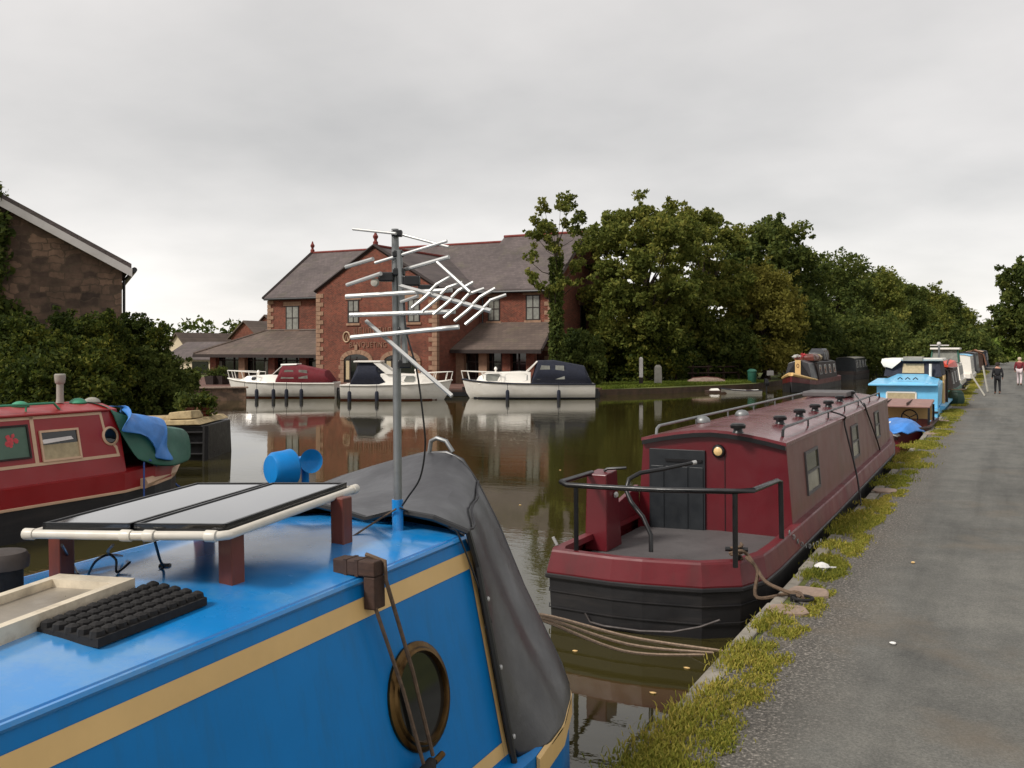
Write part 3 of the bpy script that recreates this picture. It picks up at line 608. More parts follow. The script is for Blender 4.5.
for x0, x1, n, ze, lb in ((-53.6, W0 - .05, 4, LE, 0), (W1 + .05, -26.2, 3, 2.48, 1)):
    mb = MB(); mb.b2((x0, 54.2, tz), (x1, 54.3, ze + .5)); g = mb.build('glazed_front', MT['glass'], pub, W=True)
    mb = MB()
    for k in range(n * 3 + 1):
        if k % 3: xx = x0 + (x1 - x0) * k / (3 * n); mb.b2((xx - .04, 54.13, tz), (xx + .04, 54.197, ze + .3))
    mb.b2((x0, 54.12, 1.75), (x1, 54.19, 1.83)); mb.b2((x0, 54.1, tz), (x1, 54.195, tz + .35)); mb.build('mullion', MT['timber_dark'], g, W=True)
    for k in range(n + 1):
        xx = x0 + .25 + (x1 - x0 - .5) * k / n
        MB().b2((xx - .3, 53.75, tz), (xx + .3, 54.11, ze + .25)).build('pillar', MT['quoin'] if k in (1,) or lb and k == 0 else MT['brick'], g, W=True)
    for k in range(n * 2):
        xx = x0 + (x1 - x0) * (k + .3) / (2 * n)
        if k % 3 == 0: MB().b2((xx, 54.14, .8), (xx + .35, 54.196, 1.7)).build('curtain', MT['glass_pale'], g, W=True)
# low outbuilding left of the pub
sh = thing('outbuilding', 'low grey-roofed outbuilding with a cream wall left of the brick pub', 'building', (-66, 62, tz))
sx0, sx1 = at_y(166, 362, 62).x, at_y(222, 362, 62).x
MB().b2((sx0, 62, tz), (sx1, 67.5, 1.75)).build('wall', MT['render'], sh, W=True)
mb = MB(); mb.prism([(sx0 - .3, 61.7, 1.62), (sx1 + .3, 61.7, 1.62), (sx1 + .3, 64.7, 3.15), (sx0 - .3, 64.7, 3.15)], (0, 0, .12)); mb.prism([(sx0 - .3, 67.8, 1.62), (sx1 + .3, 67.8, 1.62), (sx1 + .3, 64.7, 3.15), (sx0 - .3, 64.7, 3.15)], (0, 0, .12)); mb.build('roof', MT['slate'], sh, W=True)
c = at_y(200, 372, 61.9); MB().b2((c.x - 1, 61.93, .45), (c.x + .9, 61.99, 1.5)).build('doorway', MT['glass'], sh, W=True)
def cottage(name, label, px0, px1, pya, pye, Y, wm):
    a = at_y(px0, pye, Y); b = at_y(px1, pye, Y); ap = at_y((px0 + px1) / 2, pya, Y); h = thing(name, label, 'house', ((a.x + b.x) / 2, Y, GZ)); m = (a.x + b.x) / 2
    MB().prism([(a.x, Y, GZ), (b.x, Y, GZ), (b.x, Y, a.z), (m, Y, ap.z), (a.x, Y, a.z)], (0, 8, 0)).build('wall', wm, h, W=True)
    mb = MB()
    for x in (a.x - .3, b.x + .3): mb.prism([(x, Y - .3, a.z - .15), (m, Y - .3, ap.z + .02), (m, Y + 8.3, ap.z + .02), (x, Y + 8.3, a.z - .15)], (0, 0, .16))
    mb.build('roof', MT['slate_brown'], h, W=True); return h
cottage('brick_house', 'small orange brick gable peeping over the left lean-to roof', 231, 259, 322, 338, 82, MT['brick'])
cottage('brick_house', 'brick house gable behind the upper left corner of the pub lean-to', 247, 285, 316, 338, 90, MT['brick'])
cottage('stone_house', 'pale gabled house far left behind the dark bush and outbuilding', 163, 192, 334, 356, 78, MT['render'])
# ------------------------------------------------------------------ stone building on the left bank
cc = at_d(122, 268, 28.0); ROT = R(52)
sb_ = thing('stone_building', 'dark stone building with a white bargeboard along its gable on the left', 'building', (cc.x, cc.y, GZ), ROT)
ze = cc.z - GZ; hw = 5.6; ap = ze + hw * math.tan(R(28.5))
MB().prism([(0, 0, 0), (0, 0, ze), (-hw, 0, ap), (-2 * hw, 0, ze), (-2 * hw, 0, 0)], (0, 12, 0)).build('wall', MT['rubble'], sb_)
rf = MB()
for sx in (1, -1):
    x0 = .25 if sx == 1 else -2 * hw - .25; z0 = ze - .25 * math.tan(R(28.5)); rf.prism([(x0, -.22, z0 + .12), (-hw, -.22, ap + .14), (-hw, 12.2, ap + .14), (x0, 12.2, z0 + .12)], (0, 0, .13))
ro = rf.build('roof', MT['slate'], sb_)
bb = MB()
for x0 in (.27, -2 * hw - .27):
    z0 = ze - .27 * math.tan(R(28.5)); bb.prism([(x0, -.27, z0 - .13), (-hw, -.27, ap - .11), (-hw, -.27, ap + .13), (x0, -.27, z0 + .11)], (0, .048, 0))
bb.build('bargeboard', MT['barge'], ro)
mb = MB(); mb.tube([(.33, -.25, ze - .06), (.33, 12, ze - .06)], .08, 8); mb.tube([(.3, -.2, ze - .1), (.06, .1, ze - .35), (.06, .1, 0)], .04, 8); mb.build('gutter', MT['black'], ro)
iv = np.random.default_rng(7); nC = 110; C = np.c_[-2.9 - iv.random(nC) ** .8 * 1.9, -.12 - .1 * iv.random(nC), 2.5 + iv.random(nC) * 4.6]; C[:, 0] -= (C[:, 2] - 3) * .1
o = bpy.data.objects.new('ivy', leafmesh('ivy', leaves(C, np.full(nC, .42), [150] * nC, .1, iv), MT['leaf_dark'])); COL.objects.link(o); o.parent = sb_
# ------------------------------------------------------------------ pontoon and far-bank furniture
ctr = (QA + QB) / 2
pn = thing('pontoon', 'low dark timber landing stage behind the white cruisers', 'jetty', (ctr.x, ctr.y, 0), YAW + R(0.0))
Lh = (QB - QA).length / 2; pang = math.atan2(d.y, d.x); pn.rotation_euler = (0, 0, pang); 
mb = MB(); mb.box((0, -.55, .3), (2 * Lh, 1.3, .1)); mb.build('decking', MT['wood_old'], pn)
mb = MB(); mb.box((0, -1.17, .14), (2 * Lh, .12, .24)); mb.build('fender_beam', MT['black'], pn)
for k in range(14):
    MB().tube([((-1 + 2 * (k + .5) / 14) * Lh, -1.12, -.6), ((-1 + 2 * (k + .5) / 14) * Lh, -1.12, .55)], .09, 8).build('pile', MT['timber_dark'], pn)
p = at_d(641, 390, 59); mb = MB(); mb.b2((-.13, -.1, -.2), (.13, .1, 1.0)); mb.b2((-.15, -.12, .35), (.15, .12, .4))
mp = thing('marker_post', 'tall white marker post on the grass below the tallest tree', 'post', (p.x, p.y, GZ), YAW)
MB().prism([(-.12, -.09, 0), (.12, -.09, 0), (.12, .09, 0), (-.12, .09, 0)], (0, 0, .55)).build('post_foot', MT['timber_dark'], mp, bevel=.01)
MB().loft([[(-.11, -.08, .55), (.11, -.08, .55), (.11, .08, .55), (-.11, .08, .55)], [(-.11, -.08, 1.72), (.11, -.08, 1.72), (.11, .08, 1.72), (-.11, .08, 1.72)], [(-.05, -.04, 1.8), (.05, -.04, 1.8), (.05, .04, 1.8), (-.05, .04, 1.8)]]).build('post_top', MT['barge'], mp)
p = at_d(658, 390, 60); bo = thing('stone_bollard', 'squat grey stone marker just right of the white marker post', 'marker', (p.x, p.y, GZ), YAW)
MB().loft([[(-.24, -.12, 0), (.24, -.12, 0), (.24, .12, 0), (-.24, .12, 0)], [(-.22, -.1, 1.15), (.22, -.1, 1.15), (.22, .1, 1.15), (-.22, .1, 1.15)], [(-.12, -.06, 1.3), (.12, -.06, 1.3), (.12, .06, 1.3), (-.12, .06, 1.3)]]).build('slab', MT['concrete'], bo, bevel=.02)
# upturned boat on the grass, bin, board, fence
p = at_d(706, 385, 63); ub = thing('upturned_rowing_boat', 'grey-brown rowing boat lying upturned on the far grass', 'rowing boat', (p.x, p.y, GZ), YAW + R(6))
def ring_boat(x, hw, h, k=9): return [(x, -hw * math.cos(math.pi * i / (k - 1)), h * math.sin(math.pi * i / (k - 1)) ** .8 if 0 < i < k - 1 else 0) for i in range(k)]
MB().loft([ring_boat(-1.7, .35, .32), ring_boat(-1.2, .6, .48), ring_boat(0, .7, .55), ring_boat(1.1, .55, .48), ring_boat(1.8, .1, .3)]).build('hull', MT['stone_pink'], ub, smooth=True); ub.scale = (.72, .72, .8)
mb = MB(); mb.tube([(-1.72, 0, .2), (-1.2, 0, .5), (0, 0, .57), (1.1, 0, .5), (1.82, 0, .3)], .04, 6); mb.build('keel', MT['wood_red'], ub)
mb = MB(); mb.tube([(-1.75, -.37, .04), (-1.2, -.63, .04), (0, -.73, .04), (1.1, -.58, .04), (1.85, -.05, .04)], .05, 6); mb.build('gunwale', MT['wood_red'], ub)
p = at_d(752, 388, 64.5); bn = thing('litter_bin', 'dark green litter bin on the far grass by the fence', 'bin', (p.x, p.y, GZ))
MB().lathe([(.24, 0), (.28, .05), (.3, .75)], 14).build('body', MT['tarp_green'], bn, smooth=True); MB().lathe([(.33, .75), (.33, .82), (.2, .93), (.05, .96)], 14).build('lid', MT['tarp_green'], bn, smooth=True)
p = at_d(770, 388, 69); sg = thing('notice_board', 'small white notice on a post at the far water edge', 'sign', (p.x, p.y, GZ), YAW)
MB().tube([(0, 0, -.2), (0, 0, .62)], .04, 6).build('post', MT['wood_old'], sg); MB().box((0, -.06, .55), (.5, .03, .36)).build('board', MT['barge'], sg, bevel=.01)
fa, fb = at_d(676, 388, 67.5), at_d(796, 386, 74); fe = thing('wooden_fence', 'low grey post and rail fence under the far-bank trees', 'fence', ((fa.x + fb.x) / 2, (fa.y + fb.y) / 2, GZ))
ff = (fb - fa); ff.z = 0
for k in range(9): q = fa + ff * (k / 8); MB().b2((q.x - .07, q.y - .07, GZ - .2), (q.x + .07, q.y + .07, GZ + 1.15)).build('post', MT['wood_old'], fe, W=True)
for z in (.55, 1.0):
    mb = MB(); mb.tube([(fa.x, fa.y - .1, GZ + z), (fb.x, fb.y - .1, GZ + z)], .06, 4); mb.build('rail', MT['wood_old'], fe, W=True)
# plants and tubs on the left end of the terrace
for px, py, r, m, lb in ((165, 384, .8, 'leaf_bush', 'leafy shrub at the water edge left of the terrace'), (186, 398, .7, 'leaf_dark', 'dark shrub hanging over the low stone wall left of the cruisers')):
    p = at_d(px, py, 40); T('shrub', lb, 'shrub', loc=(p.x, p.y, GZ), h=1.5, rx=1.0, seed=int(px), mat=MT[m], base=0, n=2600, leaf=.09, nclump=24, trunk=.04, crad=.4, shape='bush')
aw = thing('low_stone_wall', 'low buff stone wall at the basin edge left of the terrace', 'wall', (-36.4, 35.9, 0), R(44))
MB().b2((-2.6, -.2, -.4), (2.2, .2, .62)).build('masonry', MT['rubble'], aw, bevel=.03); MB().b2((-2.7, -.27, .62), (2.3, .27, .7)).build('coping', MT['stone_pink'], aw, bevel=.02)
pt = at_d(231, 396, 51); 
for px, lb in ((213, 'dark planter tub of shrubs by the cream outbuilding wall'), (222, 'dark planter box of shrubs beside the left lean-to')):
    p = at_d(px, 380, 60); q = thing('planter', lb, 'planter', (p.x, p.y, tz)); MB().loft([[(-.3, -.3, 0), (.3, -.3, 0), (.3, .3, 0), (-.3, .3, 0)], [(-.38, -.38, .55), (.38, -.38, .55), (.38, .38, .55), (-.38, .38, .55)]]).build('tub', MT['timber_dark'], q)
    gg = np.random.default_rng(px); C = gg.normal(size=(8, 3)) * .16 + np.array([0, 0, .75]); o = bpy.data.objects.new('foliage', leafmesh('foliage', leaves(C, np.full(8, .28), [60] * 8, .07, gg), MT['leaf_dark'])); COL.objects.link(o); o.parent = q
# ------------------------------------------------------------------ near blue narrowboat
MT['tarp_seam'] = M('canvas_seam_tape', (34, 34, 38), .6, .1, 9)
RL = 0.023; TCB = -3.0; YF = 4.04
bl = thing('blue_narrowboat', 'bright blue narrowboat with cream coach lines and a charcoal bow cover in the foreground', 'narrowboat', (TCB + .4 * math.sin(RL), YF, .4 - .4 * math.cos(RL)), (0, -RL, 0))
BM = MAT[bl.name]; BI = BM.inverted()
HR, ZR, HG, ZG, SH = .70, 1.776, .91, .70, .029
def bzr(y): return ZR + SH * y
def loc_ray(px, py):
    o = BI @ EYEP; d = BI.to_3x3() @ ray(px, py); return o, d
def on_roof(px, py, dz=0.0):                              # local point on the cabin roof seen at a pixel
    o, d = loc_ray(px, py); k = (ZR + SH * o.y + dz + .025 - o.z) / (d.z - SH * d.y); return o + d * k
def side(f, y, off=0.0, sg=1):                            # cabin side: f=0 roof edge, 1 gunwale
    x = HR + (HG - HR) * f; z = bzr(y) + (ZG - ZR) * f; n = Vector((ZR - ZG, 0, HG - HR)).normalized()
    return Vector((sg * (x + n.x * off), y, z + n.z * off))
def on_side(px, py):
    o, d = loc_ray(px, py); P0 = side(0, 0); n = (side(1, 0) - P0).cross(side(0, -1) - P0); k = (P0 - o).dot(n) / d.dot(n); return o + d * k
YB = -7.0
# hull
def hullring(y, hw, zt, hb=None, zb=-.5):
    hb = hb if hb is not None else hw * .9; return [(-hb, y, zb), (-hw, y, .12), (-hw, y, zt), (-hw + .02, y, zt + .015), (hw - .02, y, zt + .015), (hw, y, zt), (hw, y, .12), (hb, y, zb)]
st = [(YB, 1.0, ZG + SH * YB * .6), (-3, 1.02, ZG - .05), (0.1, 1.0, ZG), (.5, .95, ZG + .02), (.85, .84, ZG + .05), (1.15, .66, ZG + .08), (1.4, .45, ZG + .11), (1.6, .22, ZG + .14), (1.68, .05, ZG + .15)]
hb = MB().loft([hullring(y, h, z) for y, h, z in st]).build('hull', MT['blue'], bl, smooth=True)
for sg in (1, -1):
    mb = MB(); mb.loft([[(sg * (h + .004), y, z - .13), (sg * (h + .022), y, z - .12), (sg * (h + .022), y, z - .012), (sg * (h + .004), y, z - .0)] for y, h, z in st[2:]], True, True)
    mb.build('bow_flash', MT['cream'], hb, smooth=True)
mb = MB()
for sg in (1, -1): mb.tube([(sg * (h + .012), y, z + .01) for y, h, z in st], .022, 6)
# cabin shell
def cabring(y):
    n = 8; R_ = []
    for sg, rng in ((-1, None), (1, None)): pass
    pts = [side(1, y, 0, -1), side(.5, y, 0, -1), side(.03, y, 0, -1)]
    for k in range(n + 1):
        u = -1 + 2 * k / n; pts.append(Vector((u * (HR - .012), y, bzr(y) + .05 * (1 - u * u))))
    pts += [side(.03, y, 0, 1), side(.5, y, 0, 1), side(1, y, 0, 1)]
    return pts
def cabinpart(sl, name, mat, y0=YB, y1=0.0, nseg=8):
    mb = MB(); mb.loft([cabring(y0 + (y1 - y0) * k / nseg)[sl] for k in range(nseg + 1)], False, False); return mb.build(name, mat, bl, smooth=True, solid=0)
cabinpart(slice(2, 13), 'roof', MT['blue_roof']); 
MB().prism(cabring(0.0), (0, -.01, 0)).build('front_bulkhead', MT['blue'], bl)
for sg, sl in ((1, slice(12, 15)), (-1, slice(0, 3))): cabinpart(sl, 'cabin_side', MT['blue'])
# coach lines
def strip(f0, f1, ya, yb, sg=1, off=.004, n=8):
    mb = MB(); mb.loft([[side(f0, ya + (yb - ya) * k / n, off, sg), side(f1, ya + (yb - ya) * k / n, off, sg)] for k in range(n + 1)], False, False); return mb
for sg in (1, -1):
    strip(.075, .15, YB, -.045, sg).build('coach_line', MT['cream'], bl); strip(.905, .965, YB, -.045, sg).build('coach_line', MT['cream'], bl)
    mb = MB(); mb.add([side(.075, -.008, .0045, sg), side(.075, -.044, .0045, sg), side(.965, -.044, .0045, sg), side(.965, -.008, .0045, sg)], [(0, 1, 2, 3)]); mb.build('coach_line', MT['cream'], bl)
    mb = MB(); mb.tube([side(0.015, YB + (0 - YB) * k / 8, .002, sg) for k in range(9)], .014, 6); mb.build('grab_rail', MT['blue_roof'], bl, smooth=True)
# porthole
pc = on_side(419, 696); nsd = Vector((ZR - ZG, 0, HG - HR)).normalized()
def porthole(c, r, parent, n=36, axis=None):
    ax = axis or nsd
    ring = MB().lathe([(r, 0), (r, .012), (r * .96, .018), (r * .90, .020), (r * .87, .030), (r * .82, .032), (r * .79, .018), (r * .79, 0)], n, c, ax).build('porthole', MT['brass'], parent, smooth=True)
    MB().lathe([(r * .80, .004), (r * .80, .010), (r * .02, .011)], n, c, ax).build('pane', MT['glass'], ring)
    for k in range(8):
        pass
    return ring
porthole(pc, .225, bl)
# tunnel lamp and horn on the roof front
p = on_roof(280, 492)
q = MB(); q.lathe([(.03, -.06), (.09, -.055), (.11, -.03), (.116, .05), (.122, .09), (.115, .1), (.1, .085), (.02, .08)], 24, p + Vector((-.10, .10, .13)), Vector((.35, 1, .0))); q.tube([p + Vector((-.08, .12, -.03)), p + Vector((-.08, .12, .05))], .03, 8)
q.build('tunnel_lamp', MT['blue'], bl, smooth=True)
q = MB(); q.lathe([(.025, -.16), (.03, -.06), (.045, 0), (.07, .05), (.078, .06), (.06, .05), (.02, .02)], 20, p + Vector((.02, .25, .17)), Vector((1, -.55, .06))); q.tube([p + Vector((-.02, .27, -.03)), p + Vector((-.02, .27, .16))], .025, 8); q.build('horn', MT['blue'], bl, smooth=True)
# bow cover : loose tarpaulin from the bulkhead to a cratch board
def LW(px, py, yw): return BI @ at_y(px, py, yw)
YC = YF + 1.0
# cover past the cratch board, falling to the foredeck
def deckpt(y, fx):
    y = max(-2.9, min(1.67, y))
    for (ya, ha, za), (yb, hb_, zb) in zip(st[:-1], st[1:]):
        if ya <= y <= yb: t = (y - ya) / (yb - ya); return Vector(((ha + (hb_ - ha) * t) * fx, y, za + (zb - za) * t))
fr = [LW(x, y, YC) for x, y in ((577, 716), (552, 652), (524, 585), (499, 524), (478, 482), (463, 459), (447, 451), (424, 452), (400, 458), (372, 466), (340, 476), (311, 487))]
last = fr[-1]; fr += [last + Vector((-.10, 0, -.12)), last + Vector((-.2, 0, -.5)), Vector((-1.0, fr[0].y, ZG + .06))]
n = len(fr)
rear_pts = [side(1.0, -.02, .03)] + [side(f, -.02, .03) for f in (.72, .42, .15)] + [side(0, -.06, .035) + Vector((0, 0, .012))]
m = n - len(rear_pts) - 3
rear_pts += [Vector((HR - (2 * HR) * (k + .6) / (m + .2), -.10 - .03 * math.sin(k * 1.3), bzr(0) + .075 + .03 * math.sin(k * 2.1))) for k in range(m)]
rear_pts += [side(0, -.06, .035, -1), side(.5, -.02, .03, -1), side(1, -.02, .03, -1)]
g = random.Random(8); rings = []
for k in range(13):
    u = k / 12; rr = []
    for i, (a, b) in enumerate(zip(rear_pts, fr)):
        p = a.lerp(b, u); e = 4 * u * (1 - u)
        if 4 <= i < n - 3: p.z += -.05 * e + .022 * math.sin(i * 2.3 + u * 7) * e
        else: p.x += (-.03 * e + .02 * math.sin(i * 1.9 + u * 9) * e) * (1 if i < 6 else -1)
        bl_ = min(1, u * 4.0)
        if i == 0: p = p.lerp(deckpt(u, 1.0) + Vector((.028, 0, -.03)), bl_)
        elif i == n - 1: p = p.lerp(deckpt(u, -1.0) + Vector((-.028, 0, -.03)), bl_)
        elif i == 1: p = p.lerp(deckpt(u * .98, 1.0) + Vector((.02, 0, .06)), .6 * bl_)
        if 1 <= i < 8: p.x += .016 * math.sin(u * 15 + i * .8) * e; p.z += .012 * math.sin(u * 11 - i * 1.1) * e
        rr.append(p)
    rings.append(rr)
cov = MB().loft(rings, False, False).build('bow_cover', MT['tarp_grey'], bl, smooth=True, solid=.012, sub=1)
fr2 = list(rings[-1]); rg2 = [fr2]
for u in (.3, .65, 1.0):
    rr = []
    for i, a in enumerate(fr2):
        fx = 1.0 - 2 * i / (n - 1); y = a.y + .5 * (1 - abs(fx) ** 1.5) * 1.0 + .05; b = deckpt(min(1.66, max(.2, y)), fx) + Vector((0, 0, .02)); p = a.lerp(b, u); p.z += -.12 * math.sin(math.pi * u); rr.append(p)
    rg2.append(rr)
MB().loft(rg2, False, False).build('bow_cover', MT['tarp_grey'], bl, smooth=True, solid=.012)
for i_ in (4,):
    MB().tube([r_[i_] + Vector((.004, 0, .006)) for r_ in rings], .007, 5).build('seam', MT['tarp_seam'], cov, smooth=True)
mb = MB(); mb.tube([p + Vector((.012, -.012, .004)) if i < 5 else p + Vector((0, -.02, .012)) for i, p in enumerate(rear_pts)], .016, 6); mb.build('cover_edge', MT['black'], cov)
for i in (1, 2, 3):
    MB().lathe([(.012, 0), (.012, .01), (.004, .014)], 10, side((.9, .6, .3)[i - 1], .012, .034), nsd).build('stud', MT['alu'], cov)
hp = [fr[6] + Vector(v) for v in ((-.0, -.04, .0), (-.005, -.03, .10), (.04, -.02, .135), (.14, .0, .125), (.18, .02, .06), (.19, .02, .0))]
hp = [LW(x, y, YC) for x, y in ((429, 455), (431, 441), (437, 438), (446, 441), (453, 452))]
MB().tube(hp, .014, 8).build('cratch_handle', MT['galv'], bl, smooth=True)
c = LW(563, 692, YC - .06); MB().box(c + Vector((.02, 0, 0)), (.012, .03, .06)).build('cover_tag', MT['barge'], cov)
# socket of the aerial mast
sk = on_roof(398, 531)
MB().tube([sk + Vector((0, 0, -.02)), sk + Vector((0, 0, .155))], .028, 12).build('mast_socket', MT['blue_roof'], bl, smooth=True)
SKW = BM @ sk
# ------------------------------------------------------------------ television aerial on the blue boat
dep = -SKW.x * SA + SKW.y * CA
ae = thing('television_aerial', 'tall silver television aerial with many crossed rods on a pole rising from the blue boat', 'aerial', SKW)
def AP(px, py, dd=0.0): return at_d(px, py, dep + dd)
MB().tube([SKW + Vector((0, 0, .02)), AP(396.5, 320), AP(395, 229)], [.0215, .021, .018], 10).build('mast', MT['galv'], ae, W=True, smooth=True)
MB().tube([AP(399, 250, -.04), AP(405.5, 363, -.05)], .015, 8).build('reflector_boom', MT['galv'], ae, W=True, smooth=True)
rods = [((353, 229), (396, 233.5), .007, 0), ((400, 234), (449, 247), .007, 0), ((375, 263), (447, 241), .008, -.03), ((346, 267), (373, 259), .010, .02), ((400, 271), (449, 257), .010, -.03),
        ((347, 285), (381, 273.5), .010, -.02), ((346, 296.5), (452, 290), .0115, -.05), ((350, 315), (455, 311.5), .0115, -.05), ((351, 337.5), (459, 327), .0115, -.06)]
for a, b, r, dd in rods: MB().tube([AP(*a, dd + .04), AP(*b, dd - .1)], r, 8).build('element', MT['alu'], ae, W=True, smooth=True)
MB().tube([AP(366, 321, .02), AP(452, 396, -.25)], .011, 4).build('boom', MT['alu'], ae, W=True)
MB().tube([AP(437, 262, -.2), AP(470, 292, -.32)], .007, 6).build('boom', MT['alu'], ae, W=True)
MB().tube([AP(400, 286, -.05), AP(440, 297, -.2), AP(491, 311, -.38)], .011, 4).build('boom', MT['alu'], ae, W=True)
for k in range(6):
    u = k / 5; c = AP(430 + 54 * u, 292 + 16 * u, -.18 - .18 * u)
    for sg in (1, -1):
        pts = [c + Vector((0, 0, .004 * sg)), c + Vector((CA, SA, 0)) * .03 + Vector((0, 0, .035 * sg)), c + Vector((CA, SA, 0)) * .10 + Vector((0, 0, .06 * sg if k % 2 else .075 * sg))]
        if sg < 0: pts = [c + Vector((0, 0, -.004)), c - Vector((CA, SA, 0)) * .03 + Vector((0, 0, -.03)), c - Vector((CA, SA, 0)) * .085 + Vector((0, 0, -.075))]
        MB().tube(pts, .008, 6).build('director', MT['alu'], ae, W=True, smooth=True)
for a, b in (((401, 302), (418, 296)), ((410, 309), (426, 297))): MB().tube([AP(*a, -.08), AP(*b, -.16)], .008, 6).build('director', MT['alu'], ae, W=True, smooth=True)
for px, py, s in ((397, 233.5, .04), (398, 254, .04), (399, 272, .045), (386, 277, .055), (404, 331, .045), (405, 364, .05), (412, 281, .06), (425, 289, .05)):
    MB().box(AP(px, py, -.03), (s * 1.3, s, s * .8), Matrix.Rotation(YAW, 3, 'Z')).build('clamp', MT['black'], ae, W=True, bevel=.006)
c = AP(377, 283, -.06); MB().lathe([(.014, 0), (.02, .01), (.02, .025), (.008, .03)], 12, c, (0, -1, .1)).build('balun_cap', MT['concrete'], ae, W=True, smooth=True)
def cable(name, pts, r, mat, label, cat='cable', group=None, sub=6, n=6):
    P = [Vector(p) for p in pts]; out = []
    for i in range(len(P) - 1):
        p0, p1, p2, p3 = P[max(0, i - 1)], P[i], P[i + 1], P[min(len(P) - 1, i + 2)]
        for k in range(sub):
            t = k / sub; out.append(.5 * ((2 * p1) + (p2 - p0) * t + (2 * p0 - 5 * p1 + 4 * p2 - p3) * t * t + (3 * p1 - p0 - 3 * p2 + p3) * t ** 3))
    out.append(P[-1]); return solo(MB().tube(out, r, n), name, mat, label, cat, group, smooth=True)
cable('aerial_cable', [AP(404, 300, -.06), AP(406, 330, -.08), AP(417, 372, -.08), AP(424, 425, -.06), AP(425, 450, -.04), AP(420, 478, -.03), AP(408, 497, -.03), AP(402, 506, -.03)], .0045, MT['black'], 'black cable hanging in a loop from the aerial beside its pole')
rp_ = lambda x, y, dz=.01: BM @ on_roof(x, y, dz)
cable('roof_cable', [AP(400, 508, -.04), rp_(430, 520, .03), rp_(450, 528, .02), BM @ side(0.02, -.10, .02), BM @ side(.4, -.005, .045)], .005, MT['black'], 'thin dark wire running from the aerial foot to the bow cover edge')
cable('roof_cable', [AP(396, 509, -.04), rp_(375, 522, .05), rp_(352, 537, .01)], .005, MT['rope_dark'], 'short stiff wire from the aerial foot towards the nearest solar panel post')
# ------------------------------------------------------------------ solar panel on posts
zp_n = on_roof(232, 585); zp_f = on_roof(342, 545); zp_l = on_roof(62, 578)
PH = .25
def on_h(px, py, h): return on_roof(px, py, h - .025)
nr, fr_, nl = on_h(226, 536, PH), on_h(352, 490, PH), on_h(35, 534, PH)
fl = fr_ + (nl - nr) * 1.0; fl = nl + (fr_ - nr)
sp = thing('solar_array', 'solar panel framed in white plastic tube on brown wooden posts above the blue roof', 'solar panel', BM @ ((nr + fl) / 2 - Vector((0, 0, PH))), (0, -RL, 0))
def bl2(p): return BM @ p
ex = (nr - nl); ey = (fr_ - nr)
def PP(u, v, dz=0): return bl2(nl + ex * u + ey * v + Vector((0, 0, dz)))
for k, (u0, u1) in enumerate(((.02, .49), (.51, .98))):
    P = [PP(u0, .02), PP(u1, .02), PP(u1, .98), PP(u0, .98)]
    fm = MB(); 
    for i in range(4):
        a, b = P[i], P[(i + 1) % 4]; fm.prism([a + Vector((0, 0, -.004)), b + Vector((0, 0, -.004)), b + Vector((0, 0, .04)), a + Vector((0, 0, .04))], (P[(i + 2) % 4] - b).normalized() * .013)
    gl = MB().prism([p + Vector((0, 0, .022)) for p in P], (0, 0, .014)).build('glass_panel', MT['pv'], sp, W=True)
    fm.build('panel_frame', MT['black'], gl, W=True)
MB().tube([PP(-.03, .0), PP(.5, -.01), PP(.97, .0), PP(1.0, .02), PP(1.0, .5), PP(1.0, 1.02)], .018, 12).build('tube_frame', MT['white_pvc'], sp, W=True, smooth=True)
MB().tube([PP(0, .0), PP(0, .5), PP(0, 1.0), PP(.5, 1.0), PP(.98, 1.0)], .02, 12).build('tube_frame', MT['white_pvc'], sp, W=True, smooth=True)
for c in (PP(-.03, 0), PP(.5, -.01), PP(.62, -.01), PP(.93, -.005), PP(1.0, 1.02)): MB().lathe([(.022, -.022), (.023, -.018), (.023, .018), (.022, .022)], 12, c, ex if c != PP(1.0, 1.02) else ey).build('tube_joint', MT['white_pvc'], sp, W=True, smooth=True)
for foot, (u, v) in ((zp_n, (.97, .03)), (zp_f, (.965, .92)), (zp_l, (.14, .05)), (None, (.1, .93))):
    tp_ = nl + ex * u + ey * v; ft = foot if foot is not None else tp_ - Vector((0, 0, PH - .03))
    if foot is not None: tp_ = Vector((foot.x, foot.y, tp_.z))
    a, b = bl2(ft), bl2(tp_)
    MB().loft([[a + Vector((x * .036, y * .036, -.01)) for x, y in ((-1, -1), (1, -1), (1, 1), (-1, 1))], [b + Vector((x * .036, y * .036, -.005)) for x, y in ((-1, -1), (1, -1), (1, 1), (-1, 1))]]).build('post', MT['wood_red'], sp, W=True, bevel=.006)
for a, pts in (('black wires looped under the near corner of the solar panel', [(62, 545, .2), (70, 560, .05), (78, 574, .01)]), ('knot of black wires tied below the middle of the solar panel', [(113, 545, .22), (108, 552, .12), (116, 560, .08), (117, 572, .03), (130, 562, .05)]), ('black wire with a plug hanging from the solar panel edge', [(155, 542, .2), (160, 560, .1), (163, 568, .03), (148, 578, .015), (125, 590, .01), (60, 618, .01), (0, 635, .01)]), ('curled black wire lying on the roof under the solar panel', [(88, 575, .01), (95, 562, .08), (107, 555, .1), (122, 556, .03)])):
    cable('solar_cable', [rp_(x, y, z) for x, y, z in pts], .0055, MT['black'], a, group='wires of the solar panel')
c = rp_(165, 567, .02); solo(MB().box(c, (.05, .03, .03), Matrix.Rotation(.4, 3, 'Z')), 'cable_plug', MT['black'], 'small black plug on the end of the wire under the solar panel', 'plug', bevel=.008)
